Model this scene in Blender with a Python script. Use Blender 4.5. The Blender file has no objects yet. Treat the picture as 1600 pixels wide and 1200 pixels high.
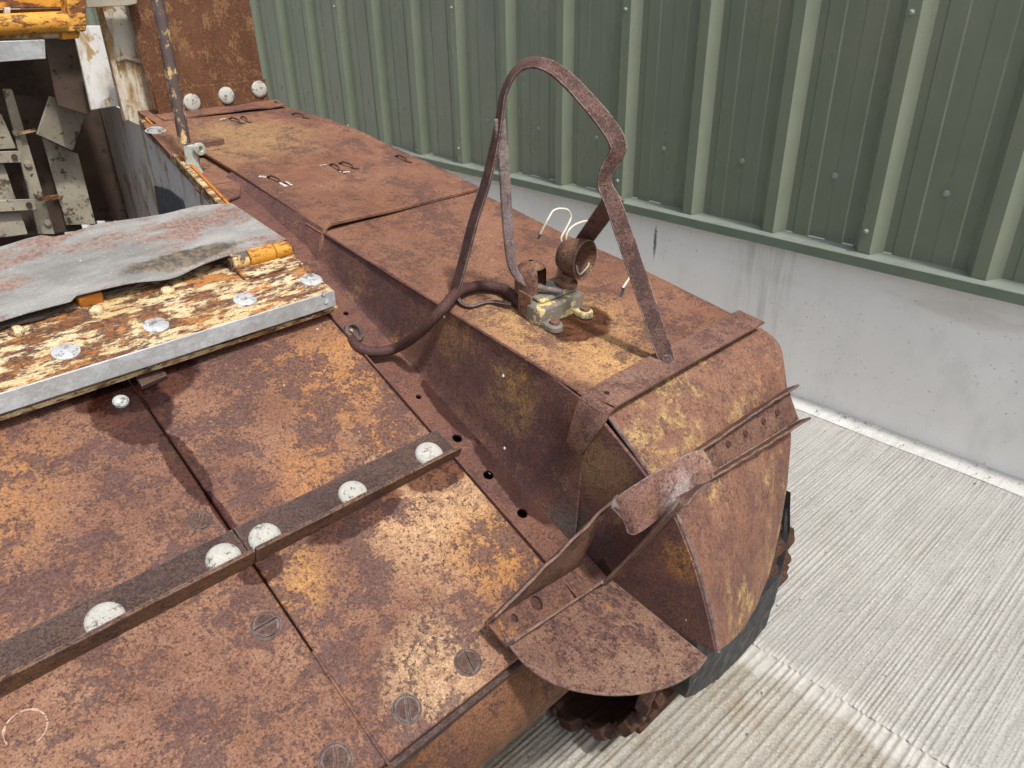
import bpy, bmesh, math, random
from mathutils import Vector, Matrix, noise as mnoise
random.seed(7)
SC = bpy.context.scene
COL = SC.collection
rad = math.radians
def V3(*a): return Vector(a)

# ------------------------------------------------------------------ camera
CAMP = V3(0, 0, 1.36)
_c, _s = math.cos(rad(1.5)), math.sin(rad(1.5))
_R0 = Matrix(((0.73374225, -0.33323421, 0.59209566), (-0.67914782, -0.33470404, 0.65324685), (-0.01950739, -0.88143529, -0.47190178)))
RC = Matrix(((_c, _s, 0), (-_s, _c, 0), (0, 0, 1))) @ _R0        # camera axes (right, down, forward) -> world
FPX = 1168.434
cam = bpy.data.cameras.new('camera'); camo = bpy.data.objects.new('camera', cam); COL.objects.link(camo)
cam.sensor_fit = 'HORIZONTAL'; cam.sensor_width = 36; cam.lens = FPX / 1600 * 36
cam.clip_start = 0.02; cam.clip_end = 2000
r_, d_, f_ = RC.col[0].normalized(), RC.col[1].normalized(), RC.col[2].normalized()
camo.matrix_world = Matrix((( r_.x, -d_.x, -f_.x, CAMP.x), (r_.y, -d_.y, -f_.y, CAMP.y), (r_.z, -d_.z, -f_.z, CAMP.z), (0, 0, 0, 1)))
SC.camera = camo

# ------------------------------------------------------------------ sky, sun, exposure
w = bpy.data.worlds.new('World'); SC.world = w; w.use_nodes = True
wn = w.node_tree; bg = wn.nodes['Background']
sky = wn.nodes.new('ShaderNodeTexSky'); sky.sky_type = 'NISHITA'; sky.sun_disc = False
SUN_EL, SUN_AZ = rad(60), rad(186)          # azimuth from +Y towards +X
sky.sun_elevation = SUN_EL; sky.sun_rotation = SUN_AZ
sky.air_density = 1.0; sky.dust_density = 5.0; sky.ozone_density = 1.0
hs_ = wn.nodes.new('ShaderNodeHueSaturation'); hs_.inputs['Saturation'].default_value = .6      # thin high cloud
wn.links.new(sky.outputs[0], hs_.inputs['Color']); wn.links.new(hs_.outputs[0], bg.inputs[0]); bg.inputs[1].default_value = 0.125
sun = bpy.data.lights.new('sun', 'SUN'); suno = bpy.data.objects.new('sun', sun); COL.objects.link(suno)
sun.energy = 2.7; sun.angle = rad(4); sun.color = (1, 0.955, 0.89)
sd = V3(math.sin(SUN_AZ) * math.cos(SUN_EL), math.cos(SUN_AZ) * math.cos(SUN_EL), math.sin(SUN_EL))
suno.rotation_euler = sd.to_track_quat('Z', 'Y').to_euler()
suno.location = sd * 20
SC.view_settings.view_transform = 'Standard'; SC.view_settings.look = 'None'
SC.view_settings.exposure = 0.45; SC.view_settings.gamma = 1; SC.view_settings.use_curve_mapping = False

# ------------------------------------------------------------------ pixel of the photograph + a plane -> point in the place
def ray(px, py): return RC @ V3(px - 800, py - 600, FPX)
def onpl(p, n, d):
    n = Vector(n); v = ray(*p); return CAMP + v * ((d - n.dot(CAMP)) / n.dot(v))
def ax(p, X): return onpl(p, (1, 0, 0), X)
def ay(p, Y): return onpl(p, (0, 1, 0), Y)
def az(p, Z): return onpl(p, (0, 0, 1), Z)
GS = .457
def gz(y, off=0): return .80 + GS * (y - 1.183) + off            # front deck slope
def fz(y, off=0): return .913 + .155 * (y - 1.355) + off         # track guard slope
def vz(y, off=0): return .86 + .286 * (y - 1.177) + off          # visor flap slope
def ag(p, off=0): return onpl(p, (0, -GS, 1), .80 - GS * 1.183 + off)
def af(p, off=0): return onpl(p, (0, -.155, 1), .913 - .155 * 1.355 + off)
def av(p, off=0): return onpl(p, (0, -.286, 1), .86 - .286 * 1.177 + off)
GN = V3(0, -GS, 1).normalized(); FN = V3(0, -.155, 1).normalized(); VN = V3(0, -.286, 1).normalized()
GT = V3(0, 1, GS).normalized(); VT = V3(0, 1, .286).normalized(); FT = V3(0, 1, .155).normalized()

# ------------------------------------------------------------------ materials
class NT:
    def __init__(s, name):
        s.m = bpy.data.materials.new(name); s.m.use_nodes = True
        s.t = s.m.node_tree; s.b = s.t.nodes['Principled BSDF']; s.vec = None
    def n(s, typ, **k):
        x = s.t.nodes.new(typ)
        for a, b in k.items(): setattr(x, a, b)
        return x
    def l(s, a, b): s.t.links.new(a, b)
    def coords(s, rnd=False):
        if s.vec is None:
            tc = s.n('ShaderNodeTexCoord'); s.vec = tc.outputs['Object']
            if rnd:
                oi = s.n('ShaderNodeObjectInfo'); v = s.n('ShaderNodeVectorMath', operation='ADD')
                mu = s.n('ShaderNodeMath', operation='MULTIPLY'); mu.inputs[1].default_value = 37.0
                s.l(oi.outputs['Random'], mu.inputs[0]); s.l(s.vec, v.inputs[0]); s.l(mu.outputs[0], v.inputs[1]); s.vec = v.outputs[0]
        return s.vec
    def noise(s, scale, det=6, rough=.6, off=0, stretch=None, dist=0):
        mp = s.n('ShaderNodeMapping'); s.l(s.coords(), mp.inputs['Vector'])
        mp.inputs['Location'].default_value = (off * 1.7, off * 2.3, off * 3.1)
        if stretch: mp.inputs['Scale'].default_value = stretch
        t = s.n('ShaderNodeTexNoise'); t.inputs['Scale'].default_value = scale; t.inputs['Detail'].default_value = det
        t.inputs['Roughness'].default_value = rough; t.inputs['Distortion'].default_value = dist
        s.l(mp.outputs[0], t.inputs['Vector']); return t.outputs['Fac']
    def rng(s, x, lo, hi, a=0., b=1.):
        m = s.n('ShaderNodeMapRange'); m.interpolation_type = 'SMOOTHSTEP'
        m.inputs['From Min'].default_value = lo; m.inputs['From Max'].default_value = hi
        m.inputs['To Min'].default_value = a; m.inputs['To Max'].default_value = b
        s.l(x, m.inputs['Value']); return m.outputs[0]
    def math(s, op, a, b=None):
        m = s.n('ShaderNodeMath', operation=op)
        for i, x in enumerate((a, b)):
            if x is None: continue
            if isinstance(x, (int, float)): m.inputs[i].default_value = x
            else: s.l(x, m.inputs[i])
        return m.outputs[0]
    def mix(s, fac, a, b, blend='MIX'):
        m = s.n('ShaderNodeMix', data_type='RGBA', blend_type=blend)
        for i, x in ((0, fac), (6, a), (7, b)):
            if isinstance(x, (int, float)): m.inputs[i].default_value = x
            elif isinstance(x, tuple): m.inputs[i].default_value = (*x, 1)
            else: s.l(x, m.inputs[i])
        return m.outputs[2]
    def ramp(s, x, stops):
        r = s.n('ShaderNodeValToRGB'); e = r.color_ramp.elements
        while len(e) < len(stops): e.new(.5)
        for el, (p, c) in zip(e, stops): el.position = p; el.color = (*c, 1)
        s.l(x, r.inputs[0]); return r.outputs[0]
    def blob(s, pos, radius, soft=.3, warp=.5, wscale=20, scale=(1, 1, 1)):
        """mask of a stain with an uneven outline round a point of the object"""
        sub = s.n('ShaderNodeVectorMath', operation='SUBTRACT'); s.l(s.coords(), sub.inputs[0]); sub.inputs[1].default_value = pos
        mul = s.n('ShaderNodeVectorMath', operation='MULTIPLY'); s.l(sub.outputs[0], mul.inputs[0]); mul.inputs[1].default_value = scale
        ln = s.n('ShaderNodeVectorMath', operation='LENGTH'); s.l(mul.outputs[0], ln.inputs[0])
        nz = s.noise(wscale, 4, .6, off=sum(pos))
        d = s.math('ADD', ln.outputs['Value'], s.math('MULTIPLY', s.math('SUBTRACT', nz, .5), radius * warp * 2))
        return s.rng(d, radius * (1 - soft), radius * (1 + soft), 1., 0.)
    def bump(s, h, strength=.4, dist=.002, prev=None):
        b = s.n('ShaderNodeBump'); b.inputs['Strength'].default_value = strength; b.inputs['Distance'].default_value = dist
        s.l(h, b.inputs['Height'])
        if prev is not None: s.l(prev, b.inputs['Normal'])
        return b.outputs[0]
    def edge(s, r=.003, lo=.02, hi=.15):
        """worn edges: how far a rounded normal turns away from the face"""
        bv = s.n('ShaderNodeBevel'); bv.samples = 4; bv.inputs['Radius'].default_value = r
        g = s.n('ShaderNodeNewGeometry'); d = s.n('ShaderNodeVectorMath', operation='DOT_PRODUCT')
        s.l(bv.outputs[0], d.inputs[0]); s.l(g.outputs['Normal'], d.inputs[1])
        return s.rng(s.math('SUBTRACT', 1., d.outputs['Value']), lo, hi)
    def out(s, col, rough=.8, normal=None, metal=0., spec=.35):
        for key, x in (('Base Color', col), ('Roughness', rough), ('Metallic', metal), ('Specular IOR Level', spec)):
            if isinstance(x, tuple): s.b.inputs[key].default_value = (*x, 1)
            elif isinstance(x, (int, float)): s.b.inputs[key].default_value = x
            else: s.l(x, s.b.inputs[key])
        if normal is not None: s.l(normal, s.b.inputs['Normal'])
        return s.m

def rust(name, stops, speck=(.055, .030, .030), sp_amt=.5, sp_scale=95, orange=None, o_at=.6, olive=None, ol_at=.66,
         wet=(), glow=(), big=5, grain=.28, edge=0., edgecol=(.30, .27, .26), bumpk=.5, stretch=None, dots=0, rnd=False, rough=(.55, .85), dim=.66, sat=1.05):
    t = NT(name); t.coords(rnd)
    stops = [(p, tuple(x * dim for x in c)) for p, c in stops]
    base = t.ramp(t.noise(big, 9, .68, 1, stretch), [(p, c) for p, c in stops])
    mid = t.noise(big * 5.5, 7, .65, 3, stretch)
    col = t.mix(t.rng(mid, .35, .7, 0, .75), base, t.ramp(t.noise(big * 3, 6, .7, 9), [(p, c) for p, c in stops]))
    if orange:
        m = t.math('MULTIPLY', t.rng(t.noise(big * 1.3, 8, .7, 5, stretch), o_at, o_at + .12), t.rng(t.noise(70, 5, .7, 6), .38, .6))
        col = t.mix(m, col, orange)
    for (p, r, c, k) in glow:
        m = t.math('MULTIPLY', t.blob(p, r, .55, .6, 9), t.rng(t.noise(60, 6, .75, 8), .32, .62, .15, k))
        col = t.mix(m, col, c)
    if olive:
        m = t.math('MULTIPLY', t.rng(t.noise(big * 1.1, 7, .7, 11, stretch), ol_at, ol_at + .1), t.rng(t.noise(45, 5, .7, 12), .4, .62, 0, .8))
        col = t.mix(m, col, olive)
    dens = t.rng(t.noise(big * 1.9, 8, .74, 14), .34, .66, -.11, .11)
    fine = t.noise(sp_scale * 2.1, 5, .75, 15, stretch)
    blot = t.noise(sp_scale * .40, 9, .76, 16, stretch)
    bm_ = t.rng(t.math('ADD', t.math('ADD', t.math('MULTIPLY', fine, .35), t.math('MULTIPLY', blot, .65)), dens), .53 - .07 * (sp_amt - .5), .565 - .07 * (sp_amt - .5))
    col = t.mix(t.math('MULTIPLY', bm_, .25 + .55 * sp_amt), col, speck)
    fm = t.rng(t.math('ADD', fine, t.math('MULTIPLY', dens, .35)), .55 - .04 * (sp_amt - .5), .605 - .04 * (sp_amt - .5))
    col = t.mix(t.math('MULTIPLY', fm, .62 + .35 * sp_amt), col, tuple(x * .8 for x in speck))
    spm = t.math('MAXIMUM', bm_, fm)
    pale = t.rng(t.noise(sp_scale * 1.7, 5, .75, 19), .60, .72, 0, .40)
    col = t.mix(pale, col, tuple(min(.6, x * k) for x, k in zip(stops[-1][1], (1.15, 1.25, 1.35))))
    g = t.noise(340, 3, .75, 21)
    gm = t.rng(g, .28, .72, 1 - grain * 1.5, 1 + grain * 1.5)
    cmb = t.n('ShaderNodeCombineColor')
    for i in range(3): t.l(gm, cmb.inputs[i])
    col = t.mix(1., col, cmb.outputs[0], 'MULTIPLY')
    if dots:
        vo = t.n('ShaderNodeTexVoronoi'); vo.inputs['Scale'].default_value = dots; t.l(t.coords(), vo.inputs['Vector'])
        dm = t.math('MULTIPLY', t.rng(vo.outputs['Distance'], .04, .075, 1, 0), t.rng(t.noise(11, 3, .5, 31), .60, .64))
        col = t.mix(dm, col, (.6, .57, .5))
    rg = t.rng(t.noise(40, 4, .6, 23), .3, .7, rough[0], rough[1])
    hs = t.n('ShaderNodeHueSaturation'); hs.inputs['Saturation'].default_value = sat; t.l(col, hs.inputs['Color']); col = hs.outputs[0]
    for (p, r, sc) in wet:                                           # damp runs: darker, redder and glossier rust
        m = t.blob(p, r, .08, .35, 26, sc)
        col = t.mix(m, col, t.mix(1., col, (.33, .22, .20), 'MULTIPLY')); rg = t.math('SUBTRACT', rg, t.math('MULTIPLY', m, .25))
    if edge:
        e = t.math('MULTIPLY', t.edge(), t.rng(t.noise(60, 4, .6, 25), .35, .6, .1, edge)); col = t.mix(e, col, edgecol)
    h = t.math('ADD', t.math('MULTIPLY', spm, .6), t.math('ADD', g, t.math('MULTIPLY', mid, 1.2)))
    return t.out(col, rg, t.bump(h, bumpk, .0012), spec=.3)

def chipped(name, paint, under, layers=(), at=.5, soft=.03, scale=14, stretch=None, streak=None, grain=.12, rough=.6, rnd=False, metal=0.):
    """old paint: several coats broken away in patches, rust beneath"""
    t = NT(name); t.coords(rnd)
    u = t.mix(t.rng(t.noise(scale * 4, 6, .7, 2), .35, .65), under[0], under[1])
    p = t.mix(t.rng(t.noise(scale * .6, 6, .7, 4, stretch), .3, .7), paint[0], paint[1])
    m = t.noise(scale, 9, .72, 6, stretch)
    msk = t.rng(m, at - soft, at + soft)
    col = t.mix(msk, u, p)
    h = msk
    for i, (c, a, sc) in enumerate(layers):
        mm = t.rng(t.noise(sc, 8, .72, 20 + i * 3, stretch), a - .025, a + .025); col = t.mix(mm, col, c)
    if streak:
        sm = t.math('MULTIPLY', t.rng(t.noise(streak[1], 7, .7, 40, streak[2]), streak[3], streak[3] + .16), t.rng(t.noise(60, 5, .7, 44), .25, .6, .4, 1))
        col = t.mix(sm, col, streak[0])
    g = t.noise(420, 3, .7, 21); gm = t.rng(g, .3, .7, 1 - grain, 1 + grain)
    cmb = t.n('ShaderNodeCombineColor')
    for i in range(3): t.l(gm, cmb.inputs[i])
    col = t.mix(1., col, cmb.outputs[0], 'MULTIPLY')
    return t.out(col, t.rng(t.noise(50, 4, .6, 9), .3, .7, rough - .15, min(1, rough + .2)), t.bump(t.math('ADD', h, t.math('MULTIPLY', g, .4)), .5, .0012), metal=metal)

PUR, BRN, ORG, TAN, PNK = (.095, .048, .042), (.20, .095, .06), (.40, .185, .06), (.40, .225, .125), (.29, .15, .105)
M = {}
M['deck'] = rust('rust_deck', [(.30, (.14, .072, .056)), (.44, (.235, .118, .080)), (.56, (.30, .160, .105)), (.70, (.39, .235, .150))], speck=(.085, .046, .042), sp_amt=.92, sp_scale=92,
    orange=(.36, .17, .065), o_at=.61, big=6, dots=30,
    glow=[((.60, 1.08, .75), .10, (.40, .20, .075), .8), ((.58, .80, .62), .12, (.46, .30, .17), .85), ((.62, .68, .57), .07, (.38, .19, .06), .8), ((.33, .80, .63), .05, (.42, .23, .085), .8), ((.45, .93, .68), .06, (.36, .17, .07), .7), ((.05, 1.1, .76), .1, (.34, .17, .07), .6), ((.42, .60, .53), .07, (.44, .30, .18), .8), ((.60, .93, .68), .04, (.40, .19, .06), .8)],
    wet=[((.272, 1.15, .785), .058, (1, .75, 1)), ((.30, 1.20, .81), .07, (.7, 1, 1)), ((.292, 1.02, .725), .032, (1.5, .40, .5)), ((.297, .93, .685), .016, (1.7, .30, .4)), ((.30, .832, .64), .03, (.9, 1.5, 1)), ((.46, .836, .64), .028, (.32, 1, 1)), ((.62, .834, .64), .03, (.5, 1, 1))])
M['bar'] = rust('rust_bar', [(.3, (.075, .048, .046)), (.5, (.13, .075, .06)), (.7, (.2, .11, .075))], sp_amt=.55, sp_scale=140, edge=.8, bumpk=.8, dim=.52, sat=.9)
M['barface'] = rust('rust_bar_face', [(.3, (.09, .05, .038)), (.5, (.17, .09, .055)), (.7, (.28, .15, .08))], sp_amt=.6, sp_scale=120, edge=1., edgecol=(.42, .38, .36), bumpk=.9, stretch=(.5, 1, 1))
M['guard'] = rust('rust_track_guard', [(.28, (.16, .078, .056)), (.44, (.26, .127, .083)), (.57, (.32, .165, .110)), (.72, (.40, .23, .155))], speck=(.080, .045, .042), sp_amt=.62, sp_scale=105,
    orange=(.43, .22, .085), o_at=.60, olive=(.36, .25, .11), ol_at=.66, big=4.5, grain=.24,
    glow=[((.90, .80, .83), .13, (.43, .26, .125), .85), ((.88, .66, .80), .07, (.45, .27, .13), .85), ((.85, .90, .84), .07, (.40, .25, .12), .7), ((.92, 1.95, 1.0), .16, (.36, .25, .12), .55), ((.85, .55, .73), .06, (.46, .25, .12), .8)],
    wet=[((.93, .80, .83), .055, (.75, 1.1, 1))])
M['skirt'] = rust('rust_guard_side', [(.28, (.11, .058, .058)), (.45, (.175, .09, .08)), (.6, (.24, .122, .09)), (.75, (.34, .185, .105))], speck=(.075, .043, .045), sp_amt=.55, sp_scale=110,
    orange=(.40, .20, .075), o_at=.58, olive=(.36, .27, .10), ol_at=.57, big=7, glow=[((.76, .80, .74), .055, (.33, .22, .085), .55), ((.755, .95, .80), .05, (.34, .20, .075), .5), ((.765, .45, .60), .03, (.40, .20, .065), .75), ((.76, .60, .70), .05, (.30, .21, .09), .5), ((.75, .655, .56), .035, (.09, .10, .085), .9)], bumpk=.6, dots=26)
M['flange'] = rust('rust_flange', [(.3, (.115, .060, .054)), (.5, (.19, .092, .070)), (.7, (.27, .135, .09))], sp_amt=.4, orange=(.33, .14, .05), o_at=.64, big=7, sp_scale=120,
    wet=[((.742, .95, .66), .012, (.5, .14, .14)), ((.742, .78, .58), .016, (.5, .14, .14))])
M['nose'] = rust('rust_nose', [(.28, (.15, .075, .062)), (.45, (.25, .125, .09)), (.6, (.32, .175, .115)), (.75, (.42, .29, .17))], speck=(.10, .055, .05), sp_amt=.5, sp_scale=85,
    orange=(.36, .18, .085), o_at=.58, olive=(.38, .27, .12), ol_at=.49, big=8, stretch=(1, 1, .45), grain=.26)
M['channel'] = rust('rust_channel', [(.3, (.12, .065, .055)), (.5, (.21, .115, .085)), (.7, (.31, .19, .135))], sp_amt=.45, orange=(.36, .17, .06), o_at=.62, olive=(.33, .24, .10), ol_at=.66, big=9, edge=.9, edgecol=(.34, .31, .29))
M['web'] = rust('rust_channel_web', [(.3, (.11, .058, .046)), (.5, (.20, .105, .075)), (.7, (.29, .165, .11))], sp_amt=.5, orange=(.34, .16, .06), o_at=.58, big=9)
M['cap'] = rust('rust_cap', [(.3, (.19, .10, .08)), (.5, (.31, .17, .135)), (.7, (.42, .29, .25))], sp_amt=.25, orange=(.40, .19, .07), o_at=.6, olive=(.36, .27, .12), ol_at=.60, big=10, edge=1., edgecol=(.50, .46, .43), rough=(.34, .55), glow=[((.79, .47, .70), .035, (.40, .34, .34), .8), ((.72, .45, .70), .03, (.38, .24, .09), .7)])  # grey patch at the middle is a metallic sheen painted into the colour
M['gusset'] = rust('rust_gusset', [(.3, (.15, .085, .068)), (.48, (.24, .135, .10)), (.7, (.35, .23, .165))], sp_amt=.66, sp_scale=70, orange=(.42, .21, .07), o_at=.62, olive=(.33, .27, .11), ol_at=.62, big=8, edge=.9, edgecol=(.42, .40, .38))
M['gstrap'] = rust('rust_guard_strap', [(.3, (.16, .083, .066)), (.5, (.26, .142, .108)), (.7, (.36, .225, .17))], speck=(.08, .045, .042), sp_amt=.66, sp_scale=110, big=9, edge=.5, edgecol=(.10, .06, .05))
M['strap'] = rust('rust_strap', [(.3, (.10, .056, .05)), (.5, (.165, .095, .08)), (.7, (.25, .15, .125))], sp_amt=.6, sp_scale=170, orange=(.42, .22, .06), o_at=.66, big=14, edge=1., edgecol=(.42, .37, .35), bumpk=.8)
M['rod'] = rust('steel_rod', [(.3, (.20, .15, .145)), (.5, (.28, .22, .21)), (.7, (.38, .33, .32))], sp_amt=.25, sp_scale=190, big=14, edge=.4, rough=(.4, .7))
M['track'] = rust('rust_track', [(.3, (.08, .042, .03)), (.5, (.16, .075, .045)), (.7, (.27, .125, .06))], sp_amt=.5, big=16, bumpk=1, rnd=True, dim=.42)
M['lower'] = rust('rust_lower', [(.3, (.10, .05, .034)), (.5, (.19, .09, .05)), (.7, (.28, .14, .07))], sp_amt=.5, orange=(.36, .18, .05), o_at=.56, olive=(.26, .20, .06), ol_at=.64, big=6)
M['screw'] = rust('rust_screw', [(.3, (.07, .042, .037)), (.5, (.12, .07, .055)), (.7, (.19, .115, .085))], sp_amt=.4, big=40, sp_scale=200, rnd=True, edge=.6)
M['plate'] = rust('rust_stowage_plate', [(.28, (.10, .042, .024)), (.46, (.17, .075, .042)), (.62, (.24, .11, .062)), (.76, (.33, .18, .10))], speck=(.30, .17, .08), sp_amt=.22, sp_scale=120, orange=(.30, .14, .05), o_at=.70, big=7, stretch=(1, 1, .5), dim=.52)
M['rivet'] = chipped('white_rivet_paint', ((.35, .35, .325), (.43, .425, .39)), ((.06, .055, .05), (.22, .19, .16)), layers=(((.08, .075, .07), .66, 170), ((.26, .16, .10), .67, 70), ((.30, .28, .25), .60, 40)), at=.42, scale=60, rnd=True, rough=.8)
M['flat_rivet'] = chipped('zinc_rivet', ((.40, .42, .44), (.55, .57, .58)), ((.10, .10, .11), (.30, .24, .18)), at=.44, scale=90, rnd=True, rough=.4, metal=.3)
M['yellow'] = chipped('yellow_paint', ((.52, .22, .022), (.60, .31, .05)), ((.055, .026, .02), (.20, .075, .025)), layers=(((.58, .44, .22), .66, 22), ((.30, .10, .02), .58, 28), ((.08, .04, .03), .66, 70)), at=.46, scale=18, stretch=(.6, 1.4, 1.4), grain=.2)
M['visor'] = chipped('visor_old_paint', ((.46, .33, .15), (.56, .47, .31)), ((.055, .030, .024), (.24, .10, .033)), layers=(((.36, .16, .05), .57, 22), ((.27, .10, .03), .60, 50), ((.07, .038, .03), .57, 75), ((.10, .05, .035), .60, 26), ((.55, .48, .36), .66, 110)), at=.49, scale=30, stretch=(.5, 1.4, 1.4), grain=.35)
M['visor_edge'] = chipped('orange_block_paint', ((.46, .17, .02), (.38, .13, .02)), ((.08, .04, .03), (.2, .08, .03)), at=.4, scale=30)
M['white'] = chipped('interior_white_paint', ((.64, .66, .66), (.74, .74, .72)), ((.10, .05, .025), (.26, .14, .05)), layers=(((.09, .055, .035), .66, 60), ((.40, .28, .12), .60, 16)), at=.36, scale=12, stretch=(1, 1, .6), streak=((.34, .22, .09), 8, (1.2, 1.2, .4), .50), grain=.08)
M['white2'] = chipped('pillar_paint', ((.52, .48, .39), (.62, .59, .51)), ((.08, .05, .03), (.28, .16, .06)), layers=(((.06, .04, .03), .66, 40), ((.36, .24, .10), .58, 18)), at=.42, scale=13, stretch=(1, 1, .55), streak=((.26, .15, .05), 16, (1.2, 1.2, .22), .43), grain=.1)
M['cream'] = chipped('cream_panel_paint', ((.26, .235, .18), (.36, .33, .26)), ((.05, .034, .025), (.14, .08, .035)), layers=(((.06, .04, .03), .62, 45), ((.10, .07, .045), .58, 9)), at=.38, scale=14, grain=.15)
M['dark'] = chipped('dark_grimy_paint', ((.05, .035, .028), (.09, .06, .045)), ((.015, .012, .01), (.04, .025, .02)), at=.4, scale=20)
M['navy'] = chipped('dark_blue_grey_paint', ((.07, .085, .115), (.10, .115, .14)), ((.03, .03, .04), (.06, .05, .05)), at=.35, scale=16)
M['galv'] = chipped('galvanised_strip', ((.40, .43, .45), (.50, .52, .53)), ((.30, .31, .32), (.36, .36, .36)), at=.5, soft=.12, scale=24, grain=.07, rough=.45, metal=.25)
def sheet_mat():
    t = NT('weathered_sheet')
    a = t.mix(t.rng(t.noise(9, 7, .65, 1, (.5, 1.6, 1)), .3, .7), (.17, .168, .16), (.34, .335, .32))
    m = t.rng(t.noise(10, 8, .72, 4, (.6, 1.5, 1)), .48, .58, 0, .85)
    a = t.mix(m, a, t.mix(t.rng(t.noise(130, 4, .7, 5), .4, .6), (.17, .095, .075), (.31, .20, .16)))
    a = t.mix(t.rng(t.noise(22, 6, .7, 7, (.35, 2.5, 1)), .60, .72, 0, .65), a, (.14, .135, .13))
    a = t.mix(t.rng(t.noise(160, 4, .75, 9), .66, .70), a, (.66, .66, .64))
    a = t.mix(t.math('MULTIPLY', t.blob((.475, 1.336, .935), .048, .2, .5, 30, (.5, 2.4, 1)), .9), a, t.mix(t.rng(t.noise(70, 6, .7, 3), .4, .6), (.05, .045, .038), (.17, .13, .08)))
    g = t.noise(380, 3, .7, 12)
    a = t.mix(1., a, t.ramp(g, [(.3, (.72, .72, .72)), (.7, (1.1, 1.1, 1.1))]), 'MULTIPLY')
    return t.out(a, t.rng(t.noise(30, 4, .6, 3), .3, .7, .38, .68), t.bump(t.noise(14, 5, .5, 8, (.4, 1.6, 1)), .15, .004, t.bump(g, .2, .001)), metal=.1, spec=.4)
M['sheet'] = sheet_mat()
M['mat'] = chipped('torn_felt', ((.07, .055, .05), (.11, .088, .078)), ((.03, .025, .022), (.055, .04, .035)), at=.5, soft=.1, scale=30, stretch=(.4, 2, 2), rough=.85)
M['lampgrey'] = chipped('lamp_base_paint', ((.15, .135, .115), (.19, .17, .14)), ((.50, .40, .16), (.58, .48, .24)), layers=(((.58, .49, .25), .64, 44), ((.17, .075, .04), .68, 34)), at=.435, soft=.02, scale=26, grain=.1, rough=.5)
M['lamprust'] = rust('rust_lamp', [(.3, (.13, .07, .05)), (.5, (.25, .135, .09)), (.7, (.36, .21, .13))], sp_amt=.5, sp_scale=160, orange=(.40, .19, .06), o_at=.56, olive=(.40, .30, .12), ol_at=.58, big=22, edge=.6)
M['lampdark'] = rust('rust_lamp_inside', [(.3, (.05, .03, .025)), (.6, (.12, .06, .045))], sp_amt=.5, big=22)
M['green_grey'] = chipped('grey_green_bracket_paint', ((.34, .37, .32), (.44, .46, .40)), ((.16, .15, .11), (.24, .20, .14)), at=.42, soft=.06, scale=40, grain=.12)
M['rodpaint'] = chipped('stay_rod_paint', ((.075, .055, .055), (.11, .08, .075)), ((.62, .55, .36), (.58, .30, .05)), layers=(((.26, .10, .05), .66, 40),), at=.45, scale=26, stretch=(1, 1, .6))
def simple(name, c, rough=.6, nz=0., scale=60, spec=.4, metal=0.):
    t = NT(name); col = c
    if nz:
        col = t.mix(t.rng(t.noise(scale, 5, .65, 2), .3, .7), tuple(x * (1 - nz) for x in c), tuple(min(1, x * (1 + nz)) for x in c))
        return t.out(col, rough, t.bump(t.noise(scale * 3, 4, .6, 4), .3, .001), metal, spec)
    return t.out(col, rough, None, metal, spec)
M['rubber'] = chipped('black_rubber', ((.022, .024, .026), (.05, .053, .055)), ((.012, .012, .013), (.02, .02, .02)), layers=(((.17, .17, .165), .70, 130), ((.10, .10, .10), .64, 26)), at=.45, soft=.15, scale=18, grain=.25, rough=.6)
M['ringpaint'] = simple('old_ring_paint', (.36, .25, .18), .8, .35, 200)
M['wire'] = simple('white_wire', (.62, .58, .48), .5, .15, 80)
M['wireend'] = simple('frayed_copper_end', (.05, .06, .05), .7)
M['black'] = simple('dark_hole', (.012, .01, .01), .9)
M['mastic'] = simple('white_flaking_paint', (.62, .60, .56), .7, .1, 90)
def hose_mat():
    t = NT('braided_hose')
    wv = t.n('ShaderNodeTexVoronoi'); wv.inputs['Scale'].default_value = 420; t.l(t.coords(), wv.inputs['Vector'])
    c = t.mix(t.rng(t.noise(30, 5, .6, 2), .35, .65), (.075, .032, .027), (.145, .064, .050))
    c = t.mix(t.rng(wv.outputs['Distance'], .1, .6), c, (.05, .024, .022))
    return t.out(c, .72, t.bump(wv.outputs['Distance'], .7, .001))
M['hose'] = hose_mat()
def clad_mat():
    t = NT('green_cladding')
    n = t.noise(1100, 2, .5, 2); d = t.noise(5, 6, .65, 5, (1, 1, .3))
    c = t.mix(t.rng(d, .3, .7), (.150, .182, .126), (.176, .206, .146))
    c = t.mix(t.rng(t.noise(210, 3, .7, 7), .70, .74, 0, .5), c, (.35, .38, .33))
    dust = t.math('ADD', t.math('MULTIPLY', t.rng(t.noise(9, 6, .7, 11), .35, .7), .12), t.rng(t.noise(55, 5, .7, 13, (1, 1, .03)), .55, .75, 0, .07))
    c = t.mix(dust, c, (.30, .30, .25))
    return t.out(c, t.rng(t.noise(7, 5, .6, 9, (1, 1, .4)), .3, .7, .26, .36), t.bump(n, .22, .0006), spec=.75)
M['clad'] = clad_mat()
M['cladscrew'] = simple('green_screw_cap', (.24, .28, .24), .4, .2, 120)
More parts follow.
